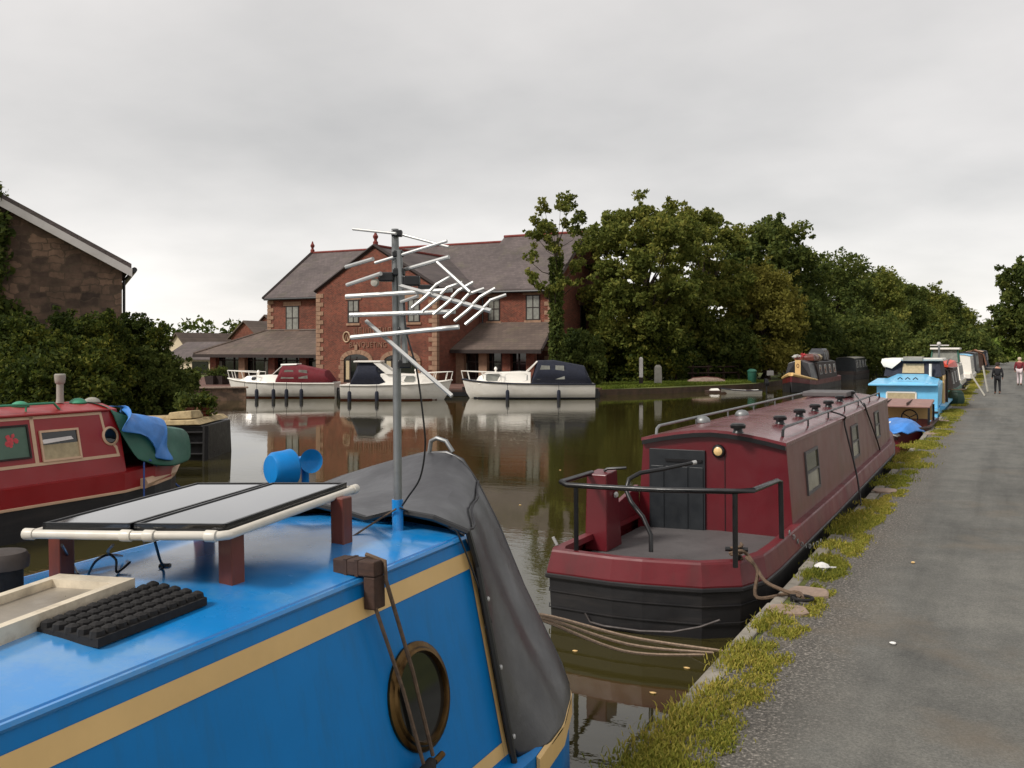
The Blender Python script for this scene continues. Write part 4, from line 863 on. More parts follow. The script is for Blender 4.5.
# ------------------------------------------------------------------ framed glass hatch lying on the roof
a0, a1, a2 = on_h(135, 578, .10), on_h(0, 628, .10), on_h(52, 576, .10)
ux = (a1 - a0).normalized(); uy = (a2 - a0); uy = (uy - ux * uy.dot(ux)); wdt = uy.length; uy.normalize(); Lg = 1.15
ht = thing('roof_hatch', 'dusty pale framed skylight lying low on the blue roof at the left edge', 'skylight', BM @ (a0 + ux * Lg / 2 + uy * wdt / 2 - Vector((0, 0, .1))))
def HP(u, v, z): return BM @ (a0 + ux * (u * Lg) + uy * (v * wdt) + Vector((0, 0, z)))
b = .11
f = MB()
for (u0, u1, v0, v1) in ((0, 1, 0, b), (0, 1, 1 - b, 1), (0, b * .6, b, 1 - b), (1 - b * .6, 1, b, 1 - b)):
    f.hexa([HP(u0, v0, -.07), HP(u1, v0, -.07), HP(u1, v1, -.07), HP(u0, v1, -.07), HP(u0, v0, 0), HP(u1, v0, 0), HP(u1, v1, 0), HP(u0, v1, 0)])
f.build('frame', MT['alu_dirty'], ht, W=True, bevel=.004)
MB().hexa([HP(b * .6, b, -.05), HP(1 - b * .6, b, -.05), HP(1 - b * .6, 1 - b, -.05), HP(b * .6, 1 - b, -.05), HP(b * .6, b, -.03), HP(1 - b * .6, b, -.03), HP(1 - b * .6, 1 - b, -.03), HP(b * .6, 1 - b, -.03)]).build('pane', M('dusty_skylight_glass', (128, 120, 108), .35, .2, 6, spec=.6), ht, W=True)
MB().hexa([HP(-.01, -.02, -.10), HP(1, -.02, -.10), HP(1, 1.02, -.10), HP(-.01, 1.02, -.10), HP(-.01, -.02, -.072), HP(1, -.02, -.072), HP(1, 1.02, -.072), HP(-.01, 1.02, -.072)]).build('seal', MT['rubber'], ht, W=True)
# bumpy black mat
m0, m1, m2, m3 = [on_roof(x, y, .004) for x, y in ((36, 636), (98, 648), (207, 605), (152, 592))]
nu, nv = 11, 5; mb = MB()
base = [BM @ p for p in (m0, m1, m2, m3)]
mb.prism(base, (0, 0, .028))
for i in range(nu):
    for j in range(nv):
        u, v = (i + .5) / nu, (j + .5) / nv; c = (m0.lerp(m3, u)).lerp(m1.lerp(m2, u), v)
        mb.lathe([(.026, .024), (.022, .045), (.008, .052)], 8, BM @ c)
solo(mb, 'rubber_mat', MT['rubber'], 'black bumpy rubber mat lying on the blue roof', 'mat')
c = on_roof(2, 596); vt = thing('roof_vent', 'dark round mushroom vent at the left edge of the blue roof', 'vent', BM @ c)
MB().lathe([(.075, 0), (.075, .12), (.09, .125)], 20).build('neck', MT['rubber'], vt, smooth=True); MB().lathe([(.095, .11), (.098, .15), (.085, .17), (.02, .178)], 20).build('cap', M('dusty_dark_vent_cap', (60, 52, 48), .7, .2, 8), vt, smooth=True)
# hook bracket with fender ropes over the roof edge
hk = on_side(366, 592); y0 = hk.y; top = side(0, y0)
bk = thing('fender_hook', 'dark wooden hook over the blue roof edge holding two fender ropes', 'hook', BM @ Vector((top.x, y0, top.z)))
def KP(x, y, z): return BM @ Vector((top.x + x * .8 + .004, y0 + y * .8, top.z + z * .8))
def kbox(a, b): return MB().hexa([KP(x, y, z) for x, y, z in ((a[0], a[1], a[2]), (b[0], a[1], a[2]), (b[0], b[1], a[2]), (a[0], b[1], a[2]), (a[0], a[1], b[2]), (b[0], a[1], b[2]), (b[0], b[1], b[2]), (a[0], b[1], b[2]))])
kbox((-.16, -.05, .006), (.10, .05, .085)).build('arm', MT['wood_old'], bk, W=True, bevel=.006)
kbox((.03, -.048, -.16), (.098, .048, .005)).build('drop', MT['wood_old'], bk, W=True, bevel=.006)
for x in (-.09, -.02): kbox((x, -.053, .004), (x + .02, .053, .088)).build('strap', MT['wood_old'], bk, W=True)
def sidew(px, py, off): p = on_side(px, py); return BM @ (p + nsd * off)
fe_ = thing('fender', 'black rubber fender hanging on ropes against the blue boat side by the porthole', 'fender', sidew(405, 790, .07))
MB().tube([sidew(420, 761, .06), sidew(411, 778, .07), sidew(395, 812, .08), sidew(385, 835, .07)], [.02, .045, .05, .02], 12).build('body', MT['rubber'], fe_, W=True, smooth=True)
MB().tube([sidew(423, 762, .06), sidew(430, 754, .065)], .014, 8).build('eyelet', MT['brass'], fe_, W=True, smooth=True)
MB().tube([KP(.09, -.03, -.15), sidew(393, 690, .05), sidew(413, 766, .055)], .0085, 6).build('rope', MT['rope_dark'], fe_, W=True, smooth=True)
MB().tube([KP(.0, .02, .105), KP(.112, .03, .075), KP(.115, .03, -.02), sidew(402, 672, .055), sidew(422, 756, .055)], .0085, 6).build('rope', MT['rope_dark'], fe_, W=True, smooth=True)
# ------------------------------------------------------------------ maroon narrowboat moored ahead
MT['curtain_pale'] = glassy('pane_with_net_curtain', (150, 146, 130), .12, .6); MT['pane_olive_reflection'] = glassy('pane_with_painted_olive_reflection', (74, 72, 44), .08, .7)  # upper side panes have their olive reflection put into the base colour
MT['galv_dull'] = M('scuffed_steel', (70, 64, 62), .6, .3, 6, metal=.3)
YS = 8.50; TCM = -3.02
mr = thing('maroon_narrowboat', 'maroon narrowboat with a black hull and curved black stern rail moored along the towpath', 'narrowboat', (TCM, YS, 0), (0, R(-.3), 0))
MM = MAT[mr.name]; MI = MM.inverted()
ZGM, ZBM = .70, .46
plan = [(-1.03, .18), (-.98, .06), (-.30, .0), (.0, .02), (.55, .12), (.86, .34), (1.0, .75)]
def outline(off, z, y_end=15.6):
    L_ = [(1.02 - off, 1.3), (1.02 - off, 5), (1.02 - off, 12.6), (.92 - off, 13.7), (.6 - off * .8, 14.8), (.12, 15.5)]
    P = [(-1.02 + off, 1.3)] + [(x * (1 - off), y + off) for x, y in plan] + L_ + [(-x, y) for x, y in L_[::-1]][:-1]
    return [Vector((x, y, z + (max(0, y - 12) * .09))) for x, y in P]
MB().loft([outline(.12, -.5), outline(.02, -.1), outline(0.0, ZBM)], True, True).build('hull', MT['hull_black'], mr)
bd = MB().loft([outline(-.012, ZBM - .01), outline(-.018, ZBM + .03), outline(.02, ZGM - .02), outline(.03, ZGM), outline(.12, ZGM), outline(.125, ZGM - .06)], True, False).build('gunwale', MT['maroon_band'], mr)
MB().loft([outline(-.022, ZBM - .035), outline(-.03, ZBM - .02), outline(-.03, ZBM + .005), outline(-.015, ZBM + .015)], True, False).build('rubbing_strake', MT['hull_black'], mr)
ol = outline(.12, .52); MB().add(ol, [list(range(len(ol)))]).build('deck', MT['deck_grey'], mr)
CY0, CY1 = 2.5, 13.1; ZE, ZC = 1.575, 1.70
def cab(y, gx=0): 
    pts = [(-.93, ZGM - .18), (-.85, ZE)]
    for k in range(1, 8): u = -1 + 2 * k / 8; pts.append((.85 * u, ZE + (ZC - ZE) * (1 - abs(u) ** 1.6)))
    pts += [(.85, ZE), (.93, ZGM - .18)]
    return [Vector((x, y, z)) for x, z in pts]
MB().prism(cab(CY0), (0, .02, 0)).build('rear_bulkhead', MT['maroon'], mr)
MB().prism(cab(CY1), (0, .02, 0)).build('front_bulkhead', MT['maroon'], mr)
for sg in (1, -1): MB().prism([(sg * .93, CY0 + .021, ZGM - .18), (sg * .85, CY0 + .021, ZE), (sg * .85, CY1 - .001, ZE), (sg * .93, CY1 - .001, ZGM - .18)], (-sg * .02, 0, 0)).build('cabin_side', MT['maroon_side'] if sg > 0 else MT['maroon'], mr)
def roofring(y, dz=0): 
    r = [Vector((p.x * 1.012, y, p.z + dz)) for p in cab(y)[1:-1]]; return r + [p - Vector((0, 0, .04)) for p in r[::-1]]
rf = MB().loft([roofring(CY0 - .05, .045), roofring(5, .045), roofring(9, .045), roofring(CY1 + .05, .045)]).build('roof', MT['maroon_roof'], mr, smooth=True)
e = [Vector((p.x * 1.0, CY0 - .056, p.z + .012)) for p in cab(0)[1:-1]]; MB().prism(e + [p - Vector((0, 0, .05)) for p in e[::-1]], (0, .05, 0)).build('roof_edge', MT['black'], rf)
def mloc(p): return MI @ p
def mb_y(px, py, yl):                                     # local point on the plane y = yl of the boat
    o = MI @ EYEP; d_ = MI.to_3x3() @ ray(px, py); return o + d_ * ((yl - o.y) / d_.y)
def mb_roof(px, py):
    o = MI @ EYEP; d_ = MI.to_3x3() @ ray(px, py); p = o + d_ * ((1.70 - o.z) / d_.z)
    u = min(1, abs(p.x) / .85); z = ZE + (ZC - ZE) * (1 - u ** 1.6) + .045; p = o + d_ * ((z - o.z) / d_.z); p.z = z; return p
def mb_side(px, py):
    o = MI @ EYEP; d_ = MI.to_3x3() @ ray(px, py); P0 = Vector((.93, 0, ZGM - .18)); nn = Vector((ZE - ZGM + .18, 0, .08)).normalized(); return o + d_ * ((P0 - o).dot(nn) / d_.dot(nn)), nn
# weld seams and a bent scuffed rubbing bar on the stern plates
for z in (.30, .14):
    MB().tube([Vector((x * 1.0, y - .004, z)) for x, y in plan], .007, 5).build('weld_seam', MT['hull_black'], mr)
MB().tube([mb_y(x, y, -.012) for x, y in ((585, 613), (590, 622), (604, 626), (640, 631), (672, 632), (700, 627), (720, 620))], .011, 6).build('rubbing_bar', MT['galv_dull'], mr, smooth=True)
# door, porthole lamp
a, b = mb_y(650, 448, CY0), mb_y(706, 540, CY0)
dr = MB().b2((a.x, CY0 - .03, b.z), (b.x, CY0 - .001, a.z)).build('door', MT['door_dark'], mr, bevel=.004)
w_ = b.x - a.x
for u0, u1 in ((.03, .27), (.30, .70), (.73, .97)): MB().b2((a.x + w_ * u0, CY0 - .042, b.z + .04), (a.x + w_ * u1, CY0 - .031, a.z - .2)).build('door_panel', MT['door_dark'], dr, bevel=.006)
MB().b2((a.x + w_ * .3, CY0 - .05, a.z - .14), (a.x + w_ * .95, CY0 - .031, a.z - .11)).build('hinge', MT['black'], dr)
c = mb_y(719, 451, CY0); lp = MB().lathe([(.075, 0), (.08, .02), (.07, .04), (.05, .045), (.05, .02)], 20, (c.x, CY0 - .001, c.z), (0, -1, 0)).build('lamp', MT['black'], mr, smooth=True)
MB().lathe([(.052, .02), (.05, .05), (.03, .06), (.004, .063)], 18, (c.x, CY0 - .001, c.z), (0, -1, 0)).build('lens', M('amber_lamp_lens', (220, 186, 130), .25, .1, 20, spec=.6), lp, smooth=True)
for x in (725,): 
    p = mb_y(x, 470, CY0); MB().b2((p.x - .004, CY0 - .006, .54), (p.x + .004, CY0 - .001, 1.5)).build('seam', MT['black'], mr)
# control pedestal and left bulwark
pd = mb_y(601, 540, 1.15)
pe = MB().hexa([(pd.x - .13, 1.0, .52), (pd.x + .13, 1.0, .52), (pd.x + .13, 1.45, .52), (pd.x - .13, 1.45, .52), (pd.x - .12, 1.04, 1.34), (pd.x + .11, 1.04, 1.34), (pd.x + .11, 1.36, 1.36), (pd.x - .12, 1.36, 1.36)]).build('control_pedestal', MT['maroon'], mr, bevel=.012)
MB().lathe([(.03, 0), (.035, .012), (.02, .03)], 14, (pd.x + .13, 1.25, 1.1), (1, -.4, 0)).build('gauge', MT['alu'], pe, smooth=True)
MB().tube([(pd.x + .02, 1.2, 1.36), (pd.x + .06, 1.2, 1.385), (pd.x + .26, 1.25, 1.40)], .016, 8).build('throttle_lever', MT['black'], pe, smooth=True)
bw = MB().hexa([(-.98, 1.45, ZGM), (-.9, 1.45, ZGM), (-.9, CY0, ZGM), (-.98, CY0, ZGM), (-.97, 1.45, ZGM + .16), (-.91, 1.45, ZGM + .16), (-.91, CY0, ZGM + .34), (-.97, CY0, ZGM + .34)]).build('bulwark', MT['maroon'], mr, bevel=.01)
# stern rail
rz = 1.28
def yat(px, py, z): return MI @ at_z(px, py, z)
RY = .14
ra = [yat(590, 468, rz + .02), yat(562, 481, rz), mb_y(567, 485, RY), mb_y(600, 487, RY), mb_y(660, 490, RY), mb_y(735, 491.5, RY), Vector((mb_y(752, 491, RY).x, RY + .05, mb_y(752, 491, RY).z)), Vector((.955, 1.5, 1.32)), Vector((.965, 1.62, 1.30)), Vector((.97, 1.64, ZGM - .02))]
ra[0] = Vector((pd.x - .1, 1.15, rz + .06)); ra[1] = mb_y(561, 482, RY + .02); 
rl = MB().tube(ra, .026, 10).build('stern_rail', MT['black'], mr, smooth=True)
for px, pt, pb in ((576, 486, 549), (735, 492, 557)):
    a, b = mb_y(px, pt, RY + .01), mb_y(px, pb, RY + .01); MB().tube([Vector((a.x, RY + .01, a.z)), Vector((a.x, RY + .01, ZGM - .01))], .025, 8).build('rail_post', MT['black'], rl, smooth=True)
tl = [mb_y(x, y, yy) for x, y, yy in ((651, 552, .22), (651, 535, .24), (643, 517, .3), (631, 502, .35), (626, 490, .4), (629, 479, .45), (640, 473, .55), (664, 469, .8), (692, 463, 1.1))]
tr = MB().tube(tl, [.022] * 7 + [.02, .018], 10).build('tiller', MT['black'], mr, smooth=True)
MB().tube([tl[-1], tl[-1] + (tl[-1] - tl[-2]).normalized() * .05], .022, 8).build('tiller_tip', MT['alu'], tr, smooth=True)
MB().tube([yat(557, 545, .7), yat(553, 537, .78)], .016, 8).build('cleat', MT['alu'], mr)
# bollard on the stern corner
bp = Vector((.80, .42, ZGM)); 
bo = MB().tube([bp, bp + Vector((0, 0, .13))], .035, 10).build('bollard', MT['black'], mr); MB().tube([bp + Vector((-.1, -.03, .1)), bp + Vector((.1, .03, .1))], .022, 8).build('crossbar', MT['black'], bo)
# roof vents, handrails
for px, py in ((738, 433), (780, 424), (799.5, 416.5), (815, 411), (828.5, 407), (840, 401.5), (851, 396.5)):
    p = mb_roof(px, py); MB().lathe([(.07, 0), (.055, .02), (.05, .05), (.085, .055), (.09, .09), (.07, .11), (.01, .115)], 16, p).build('mushroom_vent', MT['black'], rf, smooth=True)
for px, py in ((703, 422.5), (742, 416)):
    p = mb_roof(px, py); MB().lathe([(.10, 0), (.10, .03), (.085, .06), (.05, .085), (.01, .092)], 16, p).build('dome_vent', MT['galv'], rf, smooth=True)
for sg, y0_, y1_, mt in ((-1, CY0 + .1, CY1 - .3, MT['galv']), (1, CY0 + .45, CY1 - .2, MT['black'])):
    x = sg * .72; zz = ZE + (ZC - ZE) * (1 - (.72 / .85) ** 1.6) + .045
    hr = MB().tube([(x, y0_, zz), (x, y0_ + .02, zz + .07), (x, y0_ + .12, zz + .1)] + [(x, y0_ + .12 + (y1_ - y0_ - .2) * k / 6, zz + .1) for k in range(1, 7)] + [(x, y1_, zz)], .018, 8).build('roof_handrail', mt, rf, smooth=True)
    for k in range(1, 6): yy = y0_ + (y1_ - y0_) * k / 6; MB().tube([(x, yy, zz - .01), (x, yy, zz + .1)], .012, 6).build('bracket', mt, hr)
p0, p1 = mb_roof(775, 396), mb_roof(800, 386)
MB().b2((-.5, CY1 - 2.2, ZC + .04), (.35, CY1 - 1.2, ZC + .14)).build('sliding_hatch', MT['deck_grey'], rf, bevel=.02)
# side windows
for q in (((802.5, 451), (815.6, 448), (820.6, 486), (808.5, 495)), ((849, 426), (856.2, 424), (859.5, 455.5), (853.5, 459)), ((872.6, 412), (878, 410.4), (879.3, 435.6), (876.6, 440.5))):
    ps = [mb_side(*x) for x in q]; nn = ps[0][1]; y_0 = (ps[0][0].y + ps[3][0].y) / 2; y_1 = (ps[1][0].y + ps[2][0].y) / 2; z1 = (ps[0][0].z + ps[1][0].z) / 2; z0 = (ps[2][0].z + ps[3][0].z) / 2
    def SP(y, z, off): f = (z - (ZGM - .18)) / (ZE - ZGM + .18); return Vector((.93 - .08 * f, y, z)) + nn * off
    fm = MB(); b = .035
    for (ya, yb, za, zb) in ((y_0, y_1, z0, z0 + b), (y_0, y_1, z1 - b, z1), (y_0, y_0 + b, z0 + b, z1 - b), (y_1 - b, y_1, z0 + b, z1 - b), (y_0 + b, y_1 - b, (z0 + z1) / 2 - .012, (z0 + z1) / 2 + .012)):
        fm.hexa([SP(ya, za, .001), SP(yb, za, .001), SP(yb, za, .022), SP(ya, za, .022), SP(ya, zb, .001), SP(yb, zb, .001), SP(yb, zb, .022), SP(ya, zb, .022)])
    fo = fm.build('window', MT['deck_grey'], mr); zm_ = (z0 + z1) / 2
    for za, zb, mt in ((z0 + b, zm_ - .012, 'curtain_pale'), (zm_ + .012, z1 - b, 'pane_olive_reflection')): MB().add([SP(y_0 + b, za, .006), SP(y_1 - b, za, .006), SP(y_1 - b, zb, .006), SP(y_0 + b, zb, .006)], [(0, 1, 2, 3)]).build('pane', MT[mt], fo)
# chain on the side, mooring ropes, straps over the roof
c0 = MM @ Vector((1.0, 1.9, ZGM + .02)); c1 = at_z(821, 541, .46)
ch = MB()
for k in range(9):
    p = c0.lerp(c1, k / 8) - Vector((0, 0, .10 * math.sin(math.pi * k / 8))); an = k % 2
    ch.tube([p + Vector((.012 * math.cos(t * math.pi / 3) * (1 if an else .2), .012 * math.cos(t * math.pi / 3) * (.2 if an else 1), .026 * math.sin(t * math.pi / 3))) for t in range(6)], .007, 5, True)
solo(ch, 'mooring_chain', MT['galv'], 'short steel chain hanging from the maroon boat side to the bank', 'chain')
bw_ = MM @ bp; ring = at_z(803, 598, .47)
for k, (dx, lb) in enumerate(((0, 'brown rope from the maroon stern bollard to the ring on the bank'), (.06, 'second brown rope hanging slack beside the taut one at the maroon stern corner'))):
    pts = [bw_ + Vector((-.06 + dx, -.02, .06)), bw_ + Vector((.05, -.05, .10)), bw_ + Vector((.10 + dx, .02 - dx, .05)), bw_ + Vector((.2 + dx, -.05, -.05)), (bw_ + ring) / 2 + Vector((0, -.03 - dx, -.04 - dx * 3)), ring + Vector((-.02, 0, .01))] if k == 0 else [bw_ + Vector((.09, -.02, .04)), bw_ + Vector((.21, -.07, -.06)), bw_ + Vector((.22, -.12, -.3)), at_z(795, 592, .46), ring]
    cable('mooring_rope', pts, .017, MT['rope_dark'], lb, 'rope', 'mooring ropes')
for k in range(3): pass
cable('mooring_rope', [bw_ + Vector((.05 * math.cos(t * .9), .05 * math.sin(t * .9), .015 + .009 * t)) for t in range(16)], .015, MT['rope_dark'], 'coils of brown rope wound round the maroon stern bollard', 'rope', 'mooring ropes', sub=3)
for (a, b, c, lb) in (((827, 417), (843, 425), (861, 505), 'black strap over the maroon roof rail nearest to the stern'), ((855, 399), (863, 405), (883, 463), 'black strap over the maroon roof rail further along')):
    P = [MM @ (mb_roof(*a) + Vector((0, 0, .1))), MM @ (mb_side(*b)[0] + Vector((.025, 0, 0))), None, at_z(c[0], c[1], .44)]
    P[2] = P[1].lerp(P[3], .6) + Vector((.03, 0, -.02)); P.insert(1, MM @ Vector((.885, mb_side(*b)[0].y - .05, ZE + .075))); cable('mooring_line', P, .014, MT['black'], lb, 'rope', 'black lines over the maroon roof')
# ropes from the blue bow to the bank
b0 = BM @ Vector((.40, 1.42, .80))
for k, lb in enumerate(('upper pale rope stretched from the blue boat bow to the bank edge', 'middle pale rope sagging between the blue bow and the bank', 'lowest pale rope dipping towards the water below the other two')):
    a, b = at_d(534, 614 + k * 2, 6.6), at_z(722 - k * 9, 651 + k * 2, .42 - .06 * k); m_ = (a + b) / 2 - Vector((0, 0, .03 + .035 * k))
    cable('mooring_rope', [b0, a, m_, b], .012, MT['rope'], lb, 'rope', 'mooring ropes', sub=8)
# slabs, ring, litter at the water edge
def slab_px(px, py, w, l, lb, rot=0.0, ringed=False):
    p = at_z(px, py, .43); t = thing('coping_stone', lb, 'stone', (p.x, p.y, .40), rot, 'worn stones along the bank')
    g = random.Random(int(px)); n = 9; P = [(w / 2 * (abs(math.cos(a)) ** .6) * (1 if math.cos(a) > 0 else -1) * g.uniform(.85, 1.1), l / 2 * (abs(math.sin(a)) ** .6) * (1 if math.sin(a) > 0 else -1) * g.uniform(.85, 1.1)) for a in [2 * math.pi * k / n + .3 for k in range(n)]]
    MB().loft([[(x, y, -.05) for x, y in P], [(x, y, .045) for x, y in P], [(x * .9, y * .9, .055) for x, y in P]]).build('slab', MT['stone_pink'], t)
    return t
s1 = slab_px(808, 593, .38, .36, 'pinkish worn stone on the bank holding the iron mooring ring')
rg = thing('mooring_ring', 'dark iron mooring ring lying on the pinkish stone at the maroon stern', 'ring', (ring.x, ring.y, .456))
MB().tube([(.085 * math.cos(t * math.pi / 8), .085 * math.sin(t * math.pi / 8), .014) for t in range(16)], .014, 8, True).build('hoop', MT['rubber'], rg, smooth=True); MB().tube([(-.1, 0, -.03), (-.1, 0, .03), (-.07, 0, .035), (-.06, 0, -.03)], .014, 8).build('staple', MT['rubber'], rg, smooth=True)
slab_px(788, 611, .32, .3, 'pinkish broken stone just in front of the mooring ring', .3)
slab_px(885, 491, .36, .4, 'flat pale stone on the bank beside the middle of the maroon boat', -.1)
slab_px(932, 434, .38, .5, 'flat pale stone on the bank beside the small boat with a blue sheet')
slab_px(944, 421, .36, .55, 'flat pale stone on the bank at the light blue boat stern')
p = at_z(822, 568, .44); lt = MB(); g = random.Random(4); lt.loft([[Vector((r * math.cos(a) * g.uniform(.7, 1.2), r * math.sin(a) * g.uniform(.7, 1.2), z)) + p for a in [k * math.pi / 4 for k in range(8)]] for r, z in ((.05, -.01), (.075, .015), (.05, .045), (.015, .06))]); lt.tube([p + Vector((.06, .02, .01)), p + Vector((.13, .06, .006))], .008, 5)
solo(lt, 'litter', MT['litter'], 'crumpled white litter on the grass edge of the path', 'litter')
g = random.Random(12)
for k, (px, py) in enumerate(((893, 644), (913, 563))):
    p = at_z(px, py, .43); lf = MB(); lf.loft([[p + Vector((r * math.cos(a) * g.uniform(.6, 1.2), r * math.sin(a), z)) for a in [q * math.pi / 3 for q in range(6)]] for r, z in ((.022, .0), (.03, .01), (.012, .016))])
    solo(lf, 'scrap', (MT['litter'], MT['cream'])[k], ('tiny white scrap lying on the path surface', 'small tan fallen leaf on the path surface')[k], ('litter', 'leaf')[k])

for px, py in ((575, 651), (653, 693), (687, 668), (604, 560), (560, 470), (520, 505)):
    p = at_z(px, py, .004); g = random.Random(px); solo(MB().loft([[p + Vector((r * math.cos(a) * g.uniform(.6, 1.3), r * math.sin(a) * .7, z)) for a in [q * math.pi / 3 for q in range(6)]] for r, z in ((.022, -.002), (.026, .004), (.01, .008))]), 'fallen_leaf', MT['cream'], 'tiny tan leaf floating on the dark water between the blue and maroon boats', 'leaf', 'leaves floating on the canal')
# ------------------------------------------------------------------ red narrowboat across the canal on the left
XS = -12.15
rb = thing('red_narrowboat', 'red narrowboat with cream lines and a green side panel moored on the left bank', 'narrowboat', (-13.15, 5.0, 0))
HW = 1.03
def xoutline(cx, hw, y0, y1, z, bow=1.9, sheer=.1, off=0):
    P = [(cx - hw + off, y0 + off), (cx + hw - off, y0 + off)]
    for f, k in ((0, 1), (.35, .93), (.62, .74), (.84, .42), (1.0, .06)):
        P.append((cx + hw * k - off, y1 - bow + bow * f - off))
    P += [(2 * cx - x, y) for x, y in P[2:][::-1]]
    return [Vector((x, y, z + sheer * max(0, y - (y1 - bow)) / bow)) for x, y in P]
B0, B1 = -6.0, 12.25
MB().loft([xoutline(-13.15, HW, B0, B1, -.4, off=.1), xoutline(-13.15, HW, B0, B1, -.05), xoutline(-13.15, HW, B0, B1, .46)]).build('hull', MT['hull_black'], rb, W=True)
MB().loft([xoutline(-13.15, HW + .01, B0, B1, .46), xoutline(-13.15, HW + .01, B0, B1, .76), xoutline(-13.15, HW - .08, B0, B1, .77)], True, True).build('gunwale', MT['red'], rb, W=True)
MB().loft([xoutline(-13.15, HW + .018, B0, B1, .45), xoutline(-13.15, HW + .022, B0, B1, .455), xoutline(-13.15, HW + .022, B0, B1, .485), xoutline(-13.15, HW + .012, B0, B1, .49)], True, True).build('coach_line', MT['cream_pale'], rb, W=True)
MB().tube([(-13.15 + HW * .99 + .02, B1 - 1.55, .55), (-13.15 + HW * .55 + .03, B1 - .55, .60), (-13.15 + .1, B1 - .0, .66)], .09, 6).build('bow_flash', MT['cream_pale'], rb, W=True)
CF = 10.45; xg, xe, zg_, ze_ = XS - .04, XS - .26, .77, 1.74
def rcab(y): 
    c = -13.15; a = xg - c; b = xe - c
    return [Vector(p) for p in ((c - a, y, zg_), (c - b, y, ze_), (c - b * .55, y, ze_ + .08), (c, y, ze_ + .11), (c + b * .55, y, ze_ + .08), (c + b, y, ze_), (c + a, y, zg_))]
MB().loft([rcab(B0 + 1.2), rcab(CF)]).build('cabin', MT['red'], rb, W=True)
def RS(px, py, off=.006):
    o, d_ = EYEP, ray(px, py); P0 = Vector((xg, 0, zg_)); nn = Vector((ze_ - zg_, 0, xg - xe)).normalized(); return o + d_ * ((P0 - o).dot(nn) / d_.dot(nn)) + nn * off
RN = Vector((ze_ - zg_, 0, xg - xe)).normalized()
def rq(y, z, off): f = (z - zg_) / (ze_ - zg_); return Vector((xg + (xe - xg) * f, y, z)) + RN * off
def rline(pts, wd=.022, off=.004):
    mb = MB()
    for a, b in zip(pts[:-1], pts[1:]):
        a2, b2 = Vector(a), Vector(b); t = (b2 - a2).normalized(); n_ = Vector((-t.y, t.x)) * wd
        mb.hexa([rq(a2.x - n_.x - t.x * wd, a2.y - n_.y - t.y * wd, .001), rq(b2.x - n_.x + t.x * wd, b2.y - n_.y + t.y * wd, .001), rq(b2.x + n_.x + t.x * wd, b2.y + n_.y + t.y * wd, .001), rq(a2.x + n_.x - t.x * wd, a2.y + n_.y - t.y * wd, .001)] + [rq(a2.x - n_.x - t.x * wd, a2.y - n_.y - t.y * wd, off), rq(b2.x - n_.x + t.x * wd, b2.y - n_.y + t.y * wd, off), rq(b2.x + n_.x + t.x * wd, b2.y + n_.y + t.y * wd, off), rq(a2.x + n_.x - t.x * wd, a2.y + n_.y - t.y * wd, off)]); off += .0006
    return mb
def yz(px, py): p = RS(px, py); return (p.y, p.z)
zt_, zb_ = yz(60, 416)[1], yz(60, 462)[1]
rline([(B0 + 1.5, zt_), (CF - .32, zt_), (CF - .28, zt_ - .35), (CF - .12, zb_ + .12), (CF - .10, zb_), (B0 + 1.5, zb_)]).build('coach_line', MT['cream_pale'], rb, W=True)
yd = yz(34, 440)[0]; rline([(yd, zt_ - .02), (yd, zb_ + .02)], .03).build('coach_line', MT['cream_pale'], rb, W=True)
def rwin(q, name, mat, fr_mat, fw=.03):
    ps = [RS(*x) for x in q]; y_0, y_1 = (ps[0].y + ps[3].y) / 2, (ps[1].y + ps[2].y) / 2; z1 = (ps[0].z + ps[1].z) / 2; z0 = (ps[2].z + ps[3].z) / 2
    fm = MB()
    for (ya, yb, za, zb) in ((y_0, y_1, z0, z0 + fw), (y_0, y_1, z1 - fw, z1), (y_0, y_0 + fw, z0 + fw, z1 - fw), (y_1 - fw, y_1, z0 + fw, z1 - fw)):
        fm.hexa([rq(ya, za, .001), rq(yb, za, .001), rq(yb, zb, .001), rq(ya, zb, .001), rq(ya, za, .025), rq(yb, za, .025), rq(yb, zb, .025), rq(ya, zb, .025)])
    fo = fm.build(name, fr_mat, rb, W=True)
    MB().add([rq(y_0 + fw, z0 + fw, .006), rq(y_1 - fw, z0 + fw, .006), rq(y_1 - fw, z1 - fw, .006), rq(y_0 + fw, z1 - fw, .006)], [(0, 1, 2, 3)]).build('pane', mat, fo, W=True)
    return fo, y_0 + fw, y_1 - fw, z0 + fw, z1 - fw
fo, ya, yb, za, zb = rwin(((39, 432), (78, 427), (81, 458), (42, 463)), 'window', MT['glass'], MT['cream_pale'])
MB().add([rq(ya, za, .0085), rq(yb, za, .0085), rq(yb, za + (zb - za) * .55, .0085), rq(ya, za + (zb - za) * .55, .0085)], [(0, 1, 2, 3)]).build('curtain', MT['curtain'], fo, W=True)
MB().hexa([rq(ya, za + (zb - za) * .58, .007), rq(yb - .1, za + (zb - za) * .66, .007), rq(yb - .1, zb - .08, .007), rq(ya, zb - .1, .007), rq(ya, za + (zb - za) * .58, .05), rq(yb - .1, za + (zb - za) * .66, .05), rq(yb - .1, zb - .08, .01), rq(ya, zb - .1, .01)]).build('window_flap', MT['barge'], fo, W=True)
fo, ya, yb, za, zb = rwin(((-22, 429), (28, 424), (30, 459), (-20, 464)), 'side_hatch', MT['green_paint'], MT['timber_dark'], .025)
g = random.Random(5); c = RS(10, 441); rs = MB()
